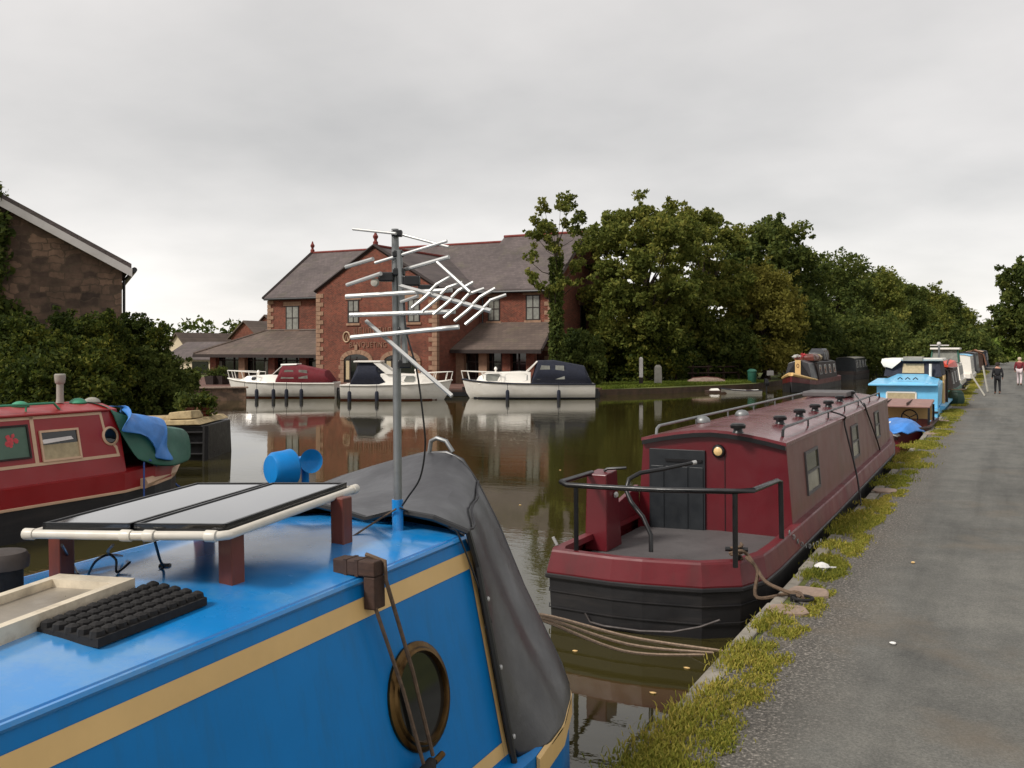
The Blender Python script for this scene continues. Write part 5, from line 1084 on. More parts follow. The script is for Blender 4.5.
for k in range(11):
    a = g.uniform(0, 6.28); r_ = g.uniform(0, .09); q_ = (c.y + r_ * math.cos(a), c.z + r_ * math.sin(a)); s_ = g.uniform(.025, .05)
    rs.add([rq(q_[0] + s_ * math.cos(t * 1.0472) * g.uniform(.6, 1.2), q_[1] + s_ * math.sin(t * 1.0472) * g.uniform(.6, 1.2), .008 + .0004 * k) for t in range(6)], [list(range(6))])
rs.build('painted_rose', MT['rose'], fo, W=True)
c = RS(110, 436, .0); ring_ = MB().lathe([(.15, 0), (.15, .015), (.12, .03), (.115, .01), (.115, -.002)], 24, c, RN).build('porthole', MT['cream_pale'], rb, W=True, smooth=True); MB().lathe([(.116, .006), (.1, .009), (.004, .01)], 24, c, RN).build('pane', MT['glass'], ring_, W=True)
MB().tube([rq(B0 + 1.3, ze_ - .01, .03), rq(CF - .15, ze_ - .01, .03)], .02, 6).build('roof_rim', MT['red'], rb, W=True)
rhx = xe - .16; rhz = ze_ + .14
hr = MB().tube([(rhx, B0 + 1.5, rhz), (rhx, CF - 1.0, rhz), (rhx, CF - .9, rhz - .1)], .02, 6).build('roof_handrail', MT['green_rail'], rb, W=True)
for k in range(6): MB().tube([(rhx, 3 + k * 1.2, rhz), (rhx, 3 + k * 1.2, rhz - .14)], .014, 6).build('bracket', MT['green_rail'], hr, W=True)
p = at_x(60, 401, -13.0); ck = MB().lathe([(.06, -.35), (.052, -.28), (.052, -.06), (.072, -.04), (.08, .02), (.085, .08), (.07, .1), (.05, .08)], 14, (p.x, p.y, 2.2)).build('chimney', MT['concrete'], rb, W=True, smooth=True)
for px, lb in ((20, 'low green dome lying on the red narrowboat roof nearest the left edge'), (78, 'small green bundle on the red narrowboat roof right of the chimney'), (92, 'grey rounded bundle at the front of the red narrowboat roof')):
    p = at_x(px, 405, -12.9); sm = MB().lathe([(.12, 0), (.13, .02), (.10, .06), (.05, .085), (.01, .09)], 14, (p.x, p.y, ze_ + .085)); solo(sm, 'roof_bundle', MT['green_rail'] if px < 90 else MT['concrete'], lb, 'bundle', smooth=True)
# tarpaulins over the bow of the red boat
def RX(px, py, x): return at_x(px, py, x)
ringA = [Vector((-12.05, CF + .10, .92)), Vector((xe + .13, CF - .04, 1.36)), Vector((xe + .05, CF - .16, ze_ + .03)), Vector((-12.8, CF - .2, ze_ + .12)), Vector((-13.5, CF - .2, ze_ + .12)), Vector((-13.95, CF - .1, 1.3)), Vector((-14.1, CF - .1, .8))]
ringB = [Vector((-12.05, CF + .42, .80)), Vector((-12.10, CF + .36, 1.2)), Vector((-12.24, CF + .35, 1.54)), Vector((-12.8, CF + .35, 1.62)), Vector((-13.5, CF + .3, 1.55)), Vector((-14.0, CF + .3, 1.1)), Vector((-14.15, CF + .3, .7))]
ringC = [Vector((-12.12, CF + .9, .76)), Vector((-12.2, CF + .9, 1.1)), Vector((-12.3, CF + .95, 1.38)), Vector((-12.8, CF + 1.0, 1.42)), Vector((-13.5, CF + 1.0, 1.35)), Vector((-13.9, CF + .95, 1.0)), Vector((-14.0, CF + .95, .7))]
ringD = [Vector((-12.34, CF + 1.55, .80)), Vector((-12.36, CF + 1.58, 1.02)), Vector((-12.46, CF + 1.6, 1.27)), Vector((-12.9, CF + 1.7, 1.3)), Vector((-13.35, CF + 1.7, 1.25)), Vector((-13.6, CF + 1.6, 1.0)), Vector((-13.7, CF + 1.6, .75))]
g = random.Random(17)
def wr_(r): return [q + Vector((g.uniform(-.03, .03), g.uniform(-.04, .04), g.uniform(-.03, .03))) for q in r]
def mid_(r1, r2): return wr_([p.lerp(q, .5) for p, q in zip(r1, r2)])
tr_ = [ringA, mid_(ringA, ringB), wr_(ringB), mid_(ringB, ringC), wr_(ringC), mid_(ringC, ringD), ringD]
tr_ = [[v for p, q in zip(r, r[1:] + [None]) for v in ([p, p.lerp(q, .5) + Vector((g.uniform(-.02, .03), 0, g.uniform(-.02, .02)))] if q else [p])] for r in tr_]
endr = [q.lerp(Vector((-12.9, CF + 1.68, .95)), .75) for q in tr_[-1]]
solo(MB().loft(tr_ + [endr], False, False), 'tarpaulin', MT['tarp_green'], 'green tarpaulin draped over the bow of the red narrowboat', 'tarpaulin', smooth=True, solid=.02, sub=1)
g = random.Random(31); rr = []
for k in range(9):
    u = k / 8; row = []
    for j in range(9):
        v = j / 8
        # follows the green cover : over its shoulder and down the water side, bunched into folds
        y = CF - .05 + .95 * u + .16 * math.sin(v * 5 + k)
        top = 1.66 - .30 * u
        if v < .4: q = Vector((-12.75 + 1.0 * v, y, top + .06))
        else: q = Vector((-12.17 + .16 * (v - .4) - .06 * u, y, top - (v - .4) * (1.0 if u > .3 else .55)))
        f = .05 * math.sin(u * 13 + v * 4) + g.uniform(-.03, .03)
        row.append(q + Vector((.05 + .6 * f, f * .5, .05 + .5 * abs(f))))
    rr.append(row)
solo(MB().loft(rr, False, False), 'tarpaulin', MT['tarp_blue'], 'crumpled blue tarpaulin lying over the green one on the red boat bow', 'tarpaulin', smooth=True, solid=.015, sub=1)
a = at_x(150, 460, -12.05); b = at_z(190, 495, 0.0); cable('mooring_rope', [a, a.lerp(b, .5) - Vector((0, 0, .03)), b], .018, MT['rope_blue'], 'blue rope slanting down from the red narrowboat bow to the water', 'rope', 'mooring ropes')
a = at_x(144, 462, -12.05); cable('mooring_rope', [a, Vector((a.x, a.y, .1))], .014, MT['rope_blue'], 'short blue rope hanging straight down the red narrowboat hull', 'rope', 'mooring ropes')
MT['pale_board'] = M('weathered_pale_boards', (176, 156, 118), .85, .25, 5, dirt=(92, 72, 50), damt=.9, dscale=4, bump=.4)
# dark barge end with cream boards
bgp = at_z(205, 466, 0); D_ = Vector((CA, SA, 0)); DN = Vector((-SA, CA, 0))
bg_ = thing('dark_barge', 'black tarred barge with pale boards along its rim behind the red narrowboat bow', 'barge', at_d(196, 466, 22.3) * Vector((1, 1, 0)) if False else (at_d(172, 460, 22.8).x, at_d(172, 460, 22.8).y, -.22), YAW)
MB().loft([[(-2.6, .1, -.3), (.72, .1, -.3), (.72, 2.0, -.3), (-2.6, 2.0, -.3)], [(-2.7, 0, .15), (.8, 0, .15), (.82, 2.1, .15), (-2.7, 2.1, .15)], [(-2.7, -.03, 1.0), (.78, -.03, 1.06), (.78, 2.1, 1.06), (-2.7, 2.1, 1.0)]]).build('hull', MT['black'], bg_, bevel=.03)
MB().tube([(.8, -.03, -.1), (.82, -.04, 1.06)], .07, 8).build('stem_post', MT['rubber'], bg_)
for k in range(3): MB().tube([(-2.7, -.05, .35 + .25 * k), (.8, -.05, .38 + .26 * k)], .03, 6).build('rubbing_strake', MT['rubber'], bg_)
MB().hexa([(-2.6, -.08, 1.02), (.7, -.08, 1.08), (.75, 2.1, 1.1), (-2.6, 2.1, 1.02), (-2.6, -.06, 1.12), (.55, -.06, 1.2), (.6, 2.1, 1.2), (-2.6, 2.1, 1.12)]).build('rim_boards', MT['pale_board'], bg_, bevel=.02)
for k, (x, z0, z1) in enumerate(((-.9, 1.14, 1.2), (-.35, 1.16, 1.24), (.15, 1.2, 1.36))):
    MB().hexa([(x - .3, .05, z0), (x + .3, .05, z0 + .02), (x + .35, .8, z0), (x - .3, .8, z0), (x - .26, .1, z1), (x + .28, .1, z1 + .05), (x + .3, .7, z1 + .03), (x - .2, .7, z1)]).build('loose_board', MT['pale_board'], bg_, bevel=.02)
for x, y, lb, m in ((.1, .9, 'leafy pot plant on the dark barge deck', 'leaf_dark'), (.45, 1.2, 'reddish leafy pot plant at the end of the dark barge', 'leaf_bush')):
    w0 = MAT[bg_.name] @ Vector((x, y, 1.2)); q = thing('pot_plant', lb, 'plant', w0); MB().lathe([(.1, 0), (.15, .22), (.16, .24)], 12).build('pot', MT['brick'], q, smooth=True)
    gg = np.random.default_rng(int(x * 100)); C = gg.normal(size=(9, 3)) * .13 + np.array([0, 0, .4]); o = bpy.data.objects.new('foliage', leafmesh('foliage', leaves(C, np.full(9, .2), [50] * 9, .06, gg), MT[m])); COL.objects.link(o); o.parent = q
# arched sandstone piece behind the barge : curved bench end
ab = thing('stone_arch', 'small pale curved stone arch standing behind the dark barge', 'arch', (at_d(196, 412, 25).x, at_d(196, 412, 25).y, .2), YAW)
MB().tube([(-.18, 0, 0), (-.18, 0, .62), (-.08, 0, .9), (.12, 0, 1.02), (.38, 0, 1.04)], .1, 8).build('rib', MT['quoin'], ab, smooth=True); MB().tube([(.0, .1, 0), (.02, .1, .9)], .05, 6).build('prop', MT['timber_dark'], ab)
# ------------------------------------------------------------------ white cabin cruisers
def cruiser(name, label, px0, px1, pyw, bow_left, L_, style):
    m = at_z((px0 + px1) / 2, pyw, 0.0); root = thing(name, label, 'motor cruiser', (m.x, m.y, 0), YAW + (math.pi if bow_left else 0)); hb_ = 1.15
    stn = [(-L_ / 2, .86, .80), (-L_ * .25, 1.0, .80), (L_ * .1, 1.0, .84), (L_ * .3, .78, .90), (L_ * .42, .42, .97), (L_ / 2, .05, 1.05)]
    def ring(x, k, z): b = hb_ * k; rk = max(0, x / (L_ / 2) - .4) * .75; return [(x, -b, z), (x - rk * .5, -b * .93, .3), (x - rk, -b * .72, -.05), (x - rk * 1.4, 0, -.35), (x - rk, b * .72, -.05), (x - rk * .5, b * .93, .3), (x, b, z)]
    h = MB().loft([ring(*s) for s in stn]).build('hull', MT['gelcoat'], root, smooth=True)
    for sg in (1, -1): MB().tube([(x + .01, sg * hb_ * k * 1.01, z - .02) for x, k, z in stn], .045, 6).build('rubbing_strake', MT[style['band']], h)
    for sg in (1, -1): 
        MB().loft([[(x - max(0, x / (L_ / 2) - .4) * .75, sg * (hb_ * k * .74 + .012), -.03), (x - max(0, x / (L_ / 2) - .4) * .68, sg * (hb_ * k * .80 + .012), .07)] for x, k, z in stn], False, False).build('waterline', MT['rust' if style['band'] != 'navy' else 'navy'], h)
    c0, c1, zc = style['cab']; c0 *= L_; c1 *= L_; zd = .84
    def cr(x, w_, z0, z1, wt): return [(x, -w_, z0), (x, -wt, z1), (x, wt, z1), (x, w_, z0)]
    cb = MB().loft([cr(c0, .92, zd - .1, zc, .74), cr(c0 + .2 * (c1 - c0), .92, zd - .1, zc + .03, .74), cr(c1 - .62, .80, zd - .1, zc - .04, .62), cr(c1 - .2, .66, zd - .1, zc - .24, .46), cr(c1, .5, zd - .1, zd + .02, .36)]).build('cabin', MT['gelcoat'], root, smooth=True, bevel=.04)
    for (u0, u1) in style['win']:
        for sg in (1, -1):
            xa, xb = c0 + (c1 - c0) * u0, c0 + (c1 - c0) * u1
            def sp_(x, z): 
                f = (z - zd + .1) / (zc - zd + .1); u = (x - c0) / (c1 - .62 - c0); w0 = .92 - .12 * max(0, u); w1 = .74 - .12 * max(0, u); return (x, sg * (w0 + (w1 - w0) * f + .012), z)
            za_, zb2 = zd + .10, zc - .10; rx_ = (xb - xa) * .12
            P = [sp_(xa + rx_, za_), sp_(xb - rx_, za_), sp_(xb, za_ + .06), sp_(xb, zb2 - .06), sp_(xb - rx_, zb2), sp_(xa + rx_, zb2), sp_(xa, zb2 - .06), sp_(xa, za_ + .06)]
            wn_ = MB().prism(P, (0, -sg * .02, 0)).build('window', MT[style['glass']], cb); MB().tube(P, .014, 5, True).build('frame', MT['alu'], wn_)
    # windscreen and canopy
    s0 = c0 + style['ws']; zt2 = style['top']
    if style.get('hard'):
        for sg in (1, -1): MB().prism([(s0 + .45, sg * .86, zc), (s0 + .95, sg * .86, zc), (s0 + .1, sg * .80, zt2), (s0 - .25, sg * .80, zt2)], (0, -sg * .05, 0)).build('arch_leg', MT['gelcoat'], root)
        MB().prism([(s0 - 1.25, -.84, zt2), (s0 + .15, -.84, zt2), (s0 + .15, .84, zt2), (s0 - 1.25, .84, zt2)], (0, 0, .09)).build('hardtop', MT['gelcoat'], root, bevel=.03)
        cv = [(-L_ / 2 + .5, zd), (s0 - 1.0, zt2 - .02), (s0 - .1, zt2 - .02), (s0 + .5, zd)]
    else:
        ws = MB()
        for a, b in (((s0 + .55, -.72, zc - .02), (s0, -.66, zt2)), ((s0 + .55, .72, zc - .02), (s0, .66, zt2)), ((s0, -.66, zt2), (s0, .66, zt2)), ((s0 + .62, 0, zc), (s0, 0, zt2)), ((s0 + .55, -.72, zc), (s0 + .62, 0, zc)), ((s0 + .62, 0, zc), (s0 + .55, .72, zc))): ws.tube([a, b], .025, 5)
        wf = ws.build('windscreen', MT['gelcoat'], root); MB().prism([(s0 + .54, -.7, zc), (s0 + .54, .7, zc), (s0, .64, zt2 - .01), (s0, -.64, zt2 - .01)], (-.01, 0, -.005)).build('pane', MT['glass_pale'], wf)
        cv = [(-L_ / 2 + .15, zd - .0), (-L_ / 2 + .55, zt2 - .28), (s0 - .9, zt2 + .02), (s0 - .02, zt2), (s0 + .30, zd + .15)]
    rings = [[(x, -.9, zd - .02), (x, -.86, zd + (z - zd) * .6), (x, -.66, z), (x, 0, z + .05), (x, .66, z), (x, .86, zd + (z - zd) * .6), (x, .9, zd - .02)] for x, z in cv]
    cn = MB().loft(rings, False, False).build('canopy', MT[style['canopy']], root, smooth=True, solid=.015)
    for sg in (1, -1):
        for k in range(style.get('cw', 2)):
            xa = (s0 - .15) - k * .75; zz = zd + .2
            P = [(xa - .55, sg * .895, zz), (xa - .05 + (.22 if k == 0 else 0), sg * .895, zz), (xa - .05, sg * .84, zt2 - .2), (xa - .5, sg * .84, zt2 - .22)]
            MB().prism(P, (0, -sg * .02, 0)).build('canopy_window', MT['glass_pale'], cn)
    if style.get('roofcap'): MB().loft([[(s0 - .8, -.68, zt2 + .06), (s0 - .8, .68, zt2 + .06), (s0 - .8, .6, zt2 + .13), (s0 - .8, -.6, zt2 + .13)], [(s0 + .08, -.68, zt2 + .03), (s0 + .08, .68, zt2 + .03), (s0 + .08, .6, zt2 + .11), (s0 + .08, -.6, zt2 + .11)]]).build('roof_cap', MT['gelcoat'], root, bevel=.02)
    # pulpit rail
    rail = MB(); zr = 1.42
    top = [(L_ * .2, -.9, zr - .05), (L_ * .35, -.66, zr), (L_ * .46, -.25, zr + .03), (L_ * .5 + .05, 0, zr + .04), (L_ * .46, .25, zr + .03), (L_ * .35, .66, zr), (L_ * .2, .9, zr - .05)]
    pr_ = rail.tube([(L_ * .2, -.93, .86)] + top + [(L_ * .2, .93, .86)], .024, 6).build('pulpit_rail', MT['gelcoat'], root)
    for x, y, z in top[1:-1]: MB().tube([(x, y, z), (x - .12, y * .97, .95)], .02, 5).build('rail_post', MT['gelcoat'], pr_)
    MB().lathe([(.06, 0), (.05, .12), (.09, .16), (.07, .26), (.02, .3)], 10, (c1 - 1.1, .2, zc - .03)).build('horn_light', MT['gelcoat'], root, smooth=True)
    MB().box((-L_ / 2 - .12, 0, .25), (.25, .4, .55)).build('outboard_leg', MT['black'], root, bevel=.04)
    return root, hb_, L_
def fenders(root, hb_, xs, label):
    for i, x in enumerate(xs):
        w0 = MAT[root.name] @ Vector((x, (hb_ * 1.08 + .06) * root['sg'], .1)); f = MB().lathe([(.02, -.18), (.09, -.14), (.1, 0), (.1, .3), (.07, .38), (.02, .4)], 10, w0); f.tube([w0 + Vector((0, 0, .38)), w0 + Vector((0, 0, .75))], .012, 5)
        solo(f, 'fender', MT['navy'], label, 'fender', 'fenders of the white cruisers', smooth=True)
r1_, hb_, L1 = cruiser('cabin_cruiser', 'white cabin cruiser with a burgundy canopy, bow pointing left', 232, 334, 397, True, 6.0, dict(band='gelcoat', cab=(-.02, .40, 1.22), win=((.12, .3), (.34, .5), (.54, .66)), glass='glass', ws=.02, top=1.72, canopy='canvas_red', roofcap=True)); r1_['sg'] = 1
fenders(r1_, hb_, (1.75, 1.1, .2, -.5, -1.3), 'dark fender hanging on the side of the cruiser with the burgundy canopy')
r2_, hb_, L2 = cruiser('cabin_cruiser', 'white cabin cruiser with a hard top and navy canvas, bow pointing right', 343, 452, 399.5, False, 5.7, dict(band='gelcoat', cab=(-.18, .36, 1.36), win=((.1, .34), (.42, .66)), glass='glass_pale', ws=.1, top=1.95, canopy='navy', hard=True, cw=0)); r2_['sg'] = -1
fenders(r2_, hb_, (-2.3, -.9), 'dark fender on the side of the hard-topped cruiser')
r3_, hb_, L3 = cruiser('cabin_cruiser', 'largest white cabin cruiser with a navy band and navy canopy, bow pointing left', 464, 592, 398, True, 7.1, dict(band='navy', cab=(-.02, .40, 1.42), win=((.06, .46), (.54, .8)), glass='glass_pale', ws=-.35, top=1.98, canopy='navy')); r3_['sg'] = 1
fenders(r3_, hb_, (1.1, -1.6), 'dark fender on the side of the cruiser with the navy band')
for r_ in (r1_, r2_, r3_): del r_['sg']
# small white dinghy
p = at_z(742, 393.5, 0); dg = thing('dinghy', 'small white dinghy with a dark outboard by the far grass bank', 'dinghy', (p.x, p.y, 0), YAW + R(4))
def dr(x, b, z): return [(x, -b, z), (x, -b * .8, .0), (x, 0, -.1), (x, b * .8, .0), (x, b, z), (x, b - .06, z), (x, 0, .1), (x, -b + .06, z)]
MB().loft([dr(1.1, .4, .22), dr(.2, .5, .2), dr(-.7, .4, .25), [(x + (.35 if z < .1 else 0), y, z) for x, y, z in dr(-1.25, .06, .34)]]).build('hull', MT['gelcoat'], dg, smooth=True)
for sg in (1, -1): MB().tube([(1.1, sg * .4, .2), (.2, sg * .51, .18), (-.7, sg * .41, .23), (-1.27, sg * .06, .32)], .03, 5).build('gunwale', MT['navy'], dg)
for x in (-.4, .5): MB().box((x, 0, .19), (.28, .8, .04)).build('thwart', MT['wood_old'], dg)
ob = MB().loft([[(1.38, -.1, .45), (1.6, -.1, .45), (1.6, .1, .45), (1.38, .1, .45)], [(1.34, -.13, .6), (1.62, -.13, .62), (1.62, .13, .62), (1.34, .13, .6)], [(1.38, -.1, .88), (1.56, -.1, .86), (1.56, .1, .86), (1.38, .1, .88)]]).build('outboard', MT['black'], dg, bevel=.03); MB().tube([(1.48, 0, .45), (1.48, 0, -.2)], .05, 6).build('leg', MT['black'], ob)
p = at_z(716, 392.5, 0); pf = thing('float', 'low grey float with a white block beside the small dinghy', 'float', (p.x, p.y, 0), YAW)
MB().box((0, 0, .03), (1.2, .9, .18)).build('raft', MT['wood_old'], pf, bevel=.03); MB().loft([[(-.4, -.25, .12), (.2, -.25, .12), (.2, .25, .12), (-.4, .25, .12)], [(-.3, -.18, .24), (.1, -.18, .26), (.1, .18, .26), (-.3, .18, .24)]]).build('block', MT['gelcoat'], pf, bevel=.03)
# ------------------------------------------------------------------ further boats
MT['leaf_green_dark'] = M('dark_green_sheet', (30, 58, 46), .6, .25, 3)
def narrow(label, x, y0, y1, hullm, cabm, roofm, cab=(2.0, 3.0), ze=1.5, hw=1.0, name='narrowboat', band=None, nwin=4, glass='glass'):
    """distant narrowboat lying along the canal : bow towards -y when y1<y0"""
    s = 1 if y1 > y0 else -1; L_ = abs(y1 - y0); root = thing(name, label, 'narrowboat', (x, y0, 0), 0 if s > 0 else math.pi)
    st_ = [(0, .8, .75), (.25, .97, .72), (1, 1, .7), (L_ - 3, 1, .7), (L_ - 1.6, .82, .82), (L_ - .6, .4, .98), (L_, .05, 1.1)]
    MB().loft([[(-hw * k * .9, y - (.25 if y > L_ - 1 else 0), -.4), (-hw * k, y, .05), (-hw * k, y, z * .6)][::1] + [(hw * k, y, z * .6), (hw * k, y, .05), (hw * k * .9, y - (.25 if y > L_ - 1 else 0), -.4)] for y, k, z in st_]).build('hull', MT['hull_black'], root)
    MB().loft([[(-hw * k - .008, y + .004, z * .6 - .01), (-hw * k - .004, y + .004, z), (hw * k + .004, y + .004, z), (hw * k + .008, y + .004, z * .6 - .01)] for y, k, z in st_]).build('gunwale', MT[hullm], root)
    if band:
        for sg in (1, -1): MB().tube([(sg * (hw * k + .01), y + (.03 if k < .1 else 0), z + .02) for y, k, z in st_[3:]], [.05, .07, .10, .12], 6).build('bow_flash', MT[band], root)
    c0, c1 = cab[0], L_ - cab[1]
    def ring(y): return [(-.9 * hw, y, .7), (-.76 * hw, y, ze), (-.4 * hw, y, ze + .09), (0, y, ze + .12), (.4 * hw, y, ze + .09), (.76 * hw, y, ze), (.9 * hw, y, .7)]
    cb = MB().loft([ring(c0), ring(c1)]).build('cabin', MT[cabm], root)
    MB().loft([[(a * 1.03, y, z + .02) for a, _, z in ring(0)[1:-1]] + [(a * 1.0, y, z + .002) for a, _, z in ring(0)[1:-1]][::-1] for y in (c0 - .06, c1 + .06)]).build('roof', MT[roofm], root)
    for sg in (1, -1):
        for k in range(nwin):
            yy = c0 + (c1 - c0) * (k + .3) / nwin; w_ = min(.7, (c1 - c0) / nwin * .5)
            P = [(sg * hw * (.9 - .14 * f + .012), y, .7 + (ze - .7) * f) for y, f in ((yy, .3), (yy + w_, .3), (yy + w_, .85), (yy, .85))]
            wn_ = MB().prism(P, (-sg * .02, 0, 0)).build('window', MT[glass], root); MB().tube(P, .02, 4, True).build('frame', MT['alu'], wn_)
    return root, c0, c1, L_
# far side : boat with a cream prow pointing towards us
fb_, c0, c1, L_ = narrow('far-bank narrowboat with cream bow flashes and a dark triangular cratch cover', -11.3, 72, 58.5, 'maroon', 'timber_dark', 'black', cab=(1.5, 4.4), ze=1.75, band='cream', nwin=4)
zf = .72
MB().prism([(-.85, L_ - 4.45, .75), (.85, L_ - 4.45, .75), (.6, L_ - 4.45, 1.75), (0, L_ - 4.45, 1.95), (-.6, L_ - 4.45, 1.75)], (0, 2.2, 0)).build('cratch_cover', MT['tarp_grey'], fb_, bevel=.02)
MB().prism([(-.78, L_ - 2.25, .85), (.78, L_ - 2.25, .85), (.08, L_ - 2.25, 1.95), (-.08, L_ - 2.25, 1.95)], (0, .06, 0)).build('cratch_board', MT['black'], fb_)
cbp = MB().b2((-.17, L_ - 2.19, .8), (.17, L_ - 2.14, 1.95)).build('cratch_panel', MT['cream'], fb_); MB().tube([(.07 * math.cos(t * .7854), L_ - 2.13, 1.6 + .12 * math.sin(t * .7854)) for t in range(8)], .02, 5, True).build('emblem', MT['wood_red'], cbp)
hd = MAT[fb_.name]
for k, (lb, m, dy, dx, hh) in enumerate((('pile of orange-brown timber and sacks on the cream-prowed narrowboat roof', 'wood_red', 8.0, -.1, .45), ('grey covered load on the cream-prowed boat roof nearest the light blue boat', 'tarp_grey', 3.6, .0, .8), ('pale sack on the roof of the cream-prowed narrowboat between two loads', 'curtain', 5.8, .1, .4))):
    w0 = hd @ Vector((dx, dy, 1.87)); q = thing('roof_load', lb, 'load', w0, 0); g = random.Random(k)
    MB().loft([[(x * s_ * g.uniform(.85, 1.1), y * s_, z) for x, y in ((-.5, -1.2), (.5, -1.2), (.6, 0), (.5, 1.2), (-.5, 1.2), (-.6, 0))] for z, s_ in ((0, 1), (hh * .6, 1.02), (hh, .7))]).build('cover', MT[m], q, smooth=True, bevel=.03)
    for j in range(3): MB().tube([(-.62, -.7 + .7 * j, .0), (-.5, -.7 + .7 * j, hh * .8), (.5, -.7 + .7 * j, hh * .8), (.62, -.7 + .7 * j, 0)], .02, 5).build('lashing', MT['rope_dark'], q)
for dx, lb in ((-.2, 'pink flower pot on the cratch of the cream-prowed narrowboat'), (.22, 'white flower pot on the cratch of the cream-prowed narrowboat')):
    w0 = hd @ Vector((dx, L_ - 2.6, 1.93)); q = thing('flower_pot', lb, 'flower pot', w0); MB().lathe([(.07, 0), (.1, .16), (.11, .18)], 10).build('pot', MT['brick'], q); gg = np.random.default_rng(3 if dx > 0 else 4); C = gg.normal(size=(6, 3)) * .07 + np.array([0, 0, .27]); o = bpy.data.objects.new('blooms', leafmesh('blooms', leaves(C, np.full(6, .1), [30] * 6, .05, gg), MT['rose'] if dx < 0 else MT['litter'])); COL.objects.link(o); o.parent = q
# small open boat with a brown roof, wheel and blue sheet, ahead of the maroon boat
sx = -2.75
wb = thing('wheel_boat', 'small maroon open boat with a brown flat roof and steering wheel behind the maroon narrowboat', 'boat', (sx, 27.2, 0))
def wr(y, b, z): return [(-b, y, z), (-b * .9, y, -.1), (0, y, -.25), (b * .9, y, -.1), (b, y, z), (b - .07, y, z), (b * .8, y, .25), (-b * .8, y, .25), (-b + .07, y, z)]
MB().loft([wr(0, .35, .55), wr(.6, .78, .52), (wr(1.6, .95, .5)), wr(5.2, .95, .5), wr(5.6, .85, .52)]).build('hull', MT['maroon'], wb, smooth=True)
MB().tube([(.38, .0, .55), (.8, .6, .53), (.97, 1.6, .5), (.97, 5.2, .5)], .04, 6).build('gunwale', MT['wood_old'], wb); MB().tube([(-.38, .0, .55), (-.8, .6, .53), (-.97, 1.6, .5), (-.97, 5.2, .5)], .04, 6).build('gunwale', MT['wood_old'], wb)
rfz = at_y(905, 405, 30).z
rr_ = MB().hexa([(-.92, 2.4, rfz - .05), (.92, 2.4, rfz - .05), (.9, 4.6, rfz + .02), (-.9, 4.6, rfz + .02), (-.92, 2.4, rfz), (.92, 2.4, rfz), (.9, 4.6, rfz + .1), (-.9, 4.6, rfz + .1)]).build('roof', M('brown_plank_roof', (142, 108, 100), .6, .15, 3), wb, bevel=.015)
for x in (-.3, .3): MB().b2((x - .015, 2.42, rfz + .004), (x + .015, 4.5, rfz + .09)).build('batten', MT['wood_old'], rr_)
for x, y in ((-.88, 2.45), (-.3, 2.45), (.88, 2.45), (.88, 4.5), (-.88, 4.5)): MB().b2((x - .03, y - .03, .4), (x + .03, y + .03, rfz - .04)).build('post', MT['black'], wb)
MB().b2((-.85, 4.4, .5), (.85, 4.45, rfz - .06)).build('cabin_back', MT['cream'], wb); MB().b2((-.85, 2.9, .3), (.85, 3.2, .62)).build('dashboard', MT['wood_red'], wb, bevel=.02)
wh = MB().tube([(.35 + .22 * math.cos(t * math.pi / 8), 2.7, .68 + .22 * math.sin(t * math.pi / 8)) for t in range(16)], .022, 6, True).build('steering_wheel', MT['black'], wb)
for k in range(3): a = k * 2.094 + .5; MB().tube([(.35, 2.7, .68), (.35 + .22 * math.cos(a), 2.7, .68 + .22 * math.sin(a))], .015, 5).build('spoke', MT['black'], wh)
for m, lb, dz, dx, sc_ in (('tarp_blue', 'crumpled blue sheet over the bow of the small brown-roofed boat', .0, .12, 1.0), ('litter', 'white sheet showing under the blue one at the small boat bow', -.08, -.12, .95)):
    g = random.Random(int(dx * 100)); rr = [[Vector((sx + dx + (-.8 + 1.6 * i / 6) * (.5 + .5 * min(1, j / 2)) * sc_, 27.0 + j * .42 * sc_, .66 + dz + .1 * math.sin(i * 1.3 + j) - (.24 if i in (0, 6) else 0) - (.18 if j == 0 else 0) + g.uniform(0, .06))) for i in range(7)] for j in range(5)]
    solo(MB().loft(rr, False, False), 'sheet', MT[m], lb, 'tarpaulin', smooth=True, solid=.02, sub=1)
# light blue cruiser
lx = -2.95; ly = 35.6
lb_ = thing('light_blue_boat', 'light blue canal cruiser with a white-topped navy wheelhouse beside the towpath', 'canal boat', (lx, ly, 0))
def lring(y, k, zt): return [(-1.0 * k * .85, y, -.3), (-1.02 * k, y, .1), (-1.02 * k, y, zt), (1.02 * k, y, zt), (1.02 * k, y, .1), (1.0 * k * .85, y, -.3)]
MB().loft([lring(0, .96, .62), lring(.3, 1, .62), lring(8, 1, .66), lring(9.6, .7, .78), lring(10.6, .1, .9)]).build('hull', MT['lightblue'], lb_)
for sg in (1, -1): MB().loft([[(sg * 1.025, y, .5), (sg * 1.17, y, .6), (sg * 1.17, y, .66), (sg * 1.0, y, .68)] for y in (.9, 8)]).build('side_deck', MT['lightblue'], lb_)
MB().tube([(-1.0, -.02, .5), (1.0, -.02, .5)], .035, 6).build('rubbing_strake', MT['black'], lb_)
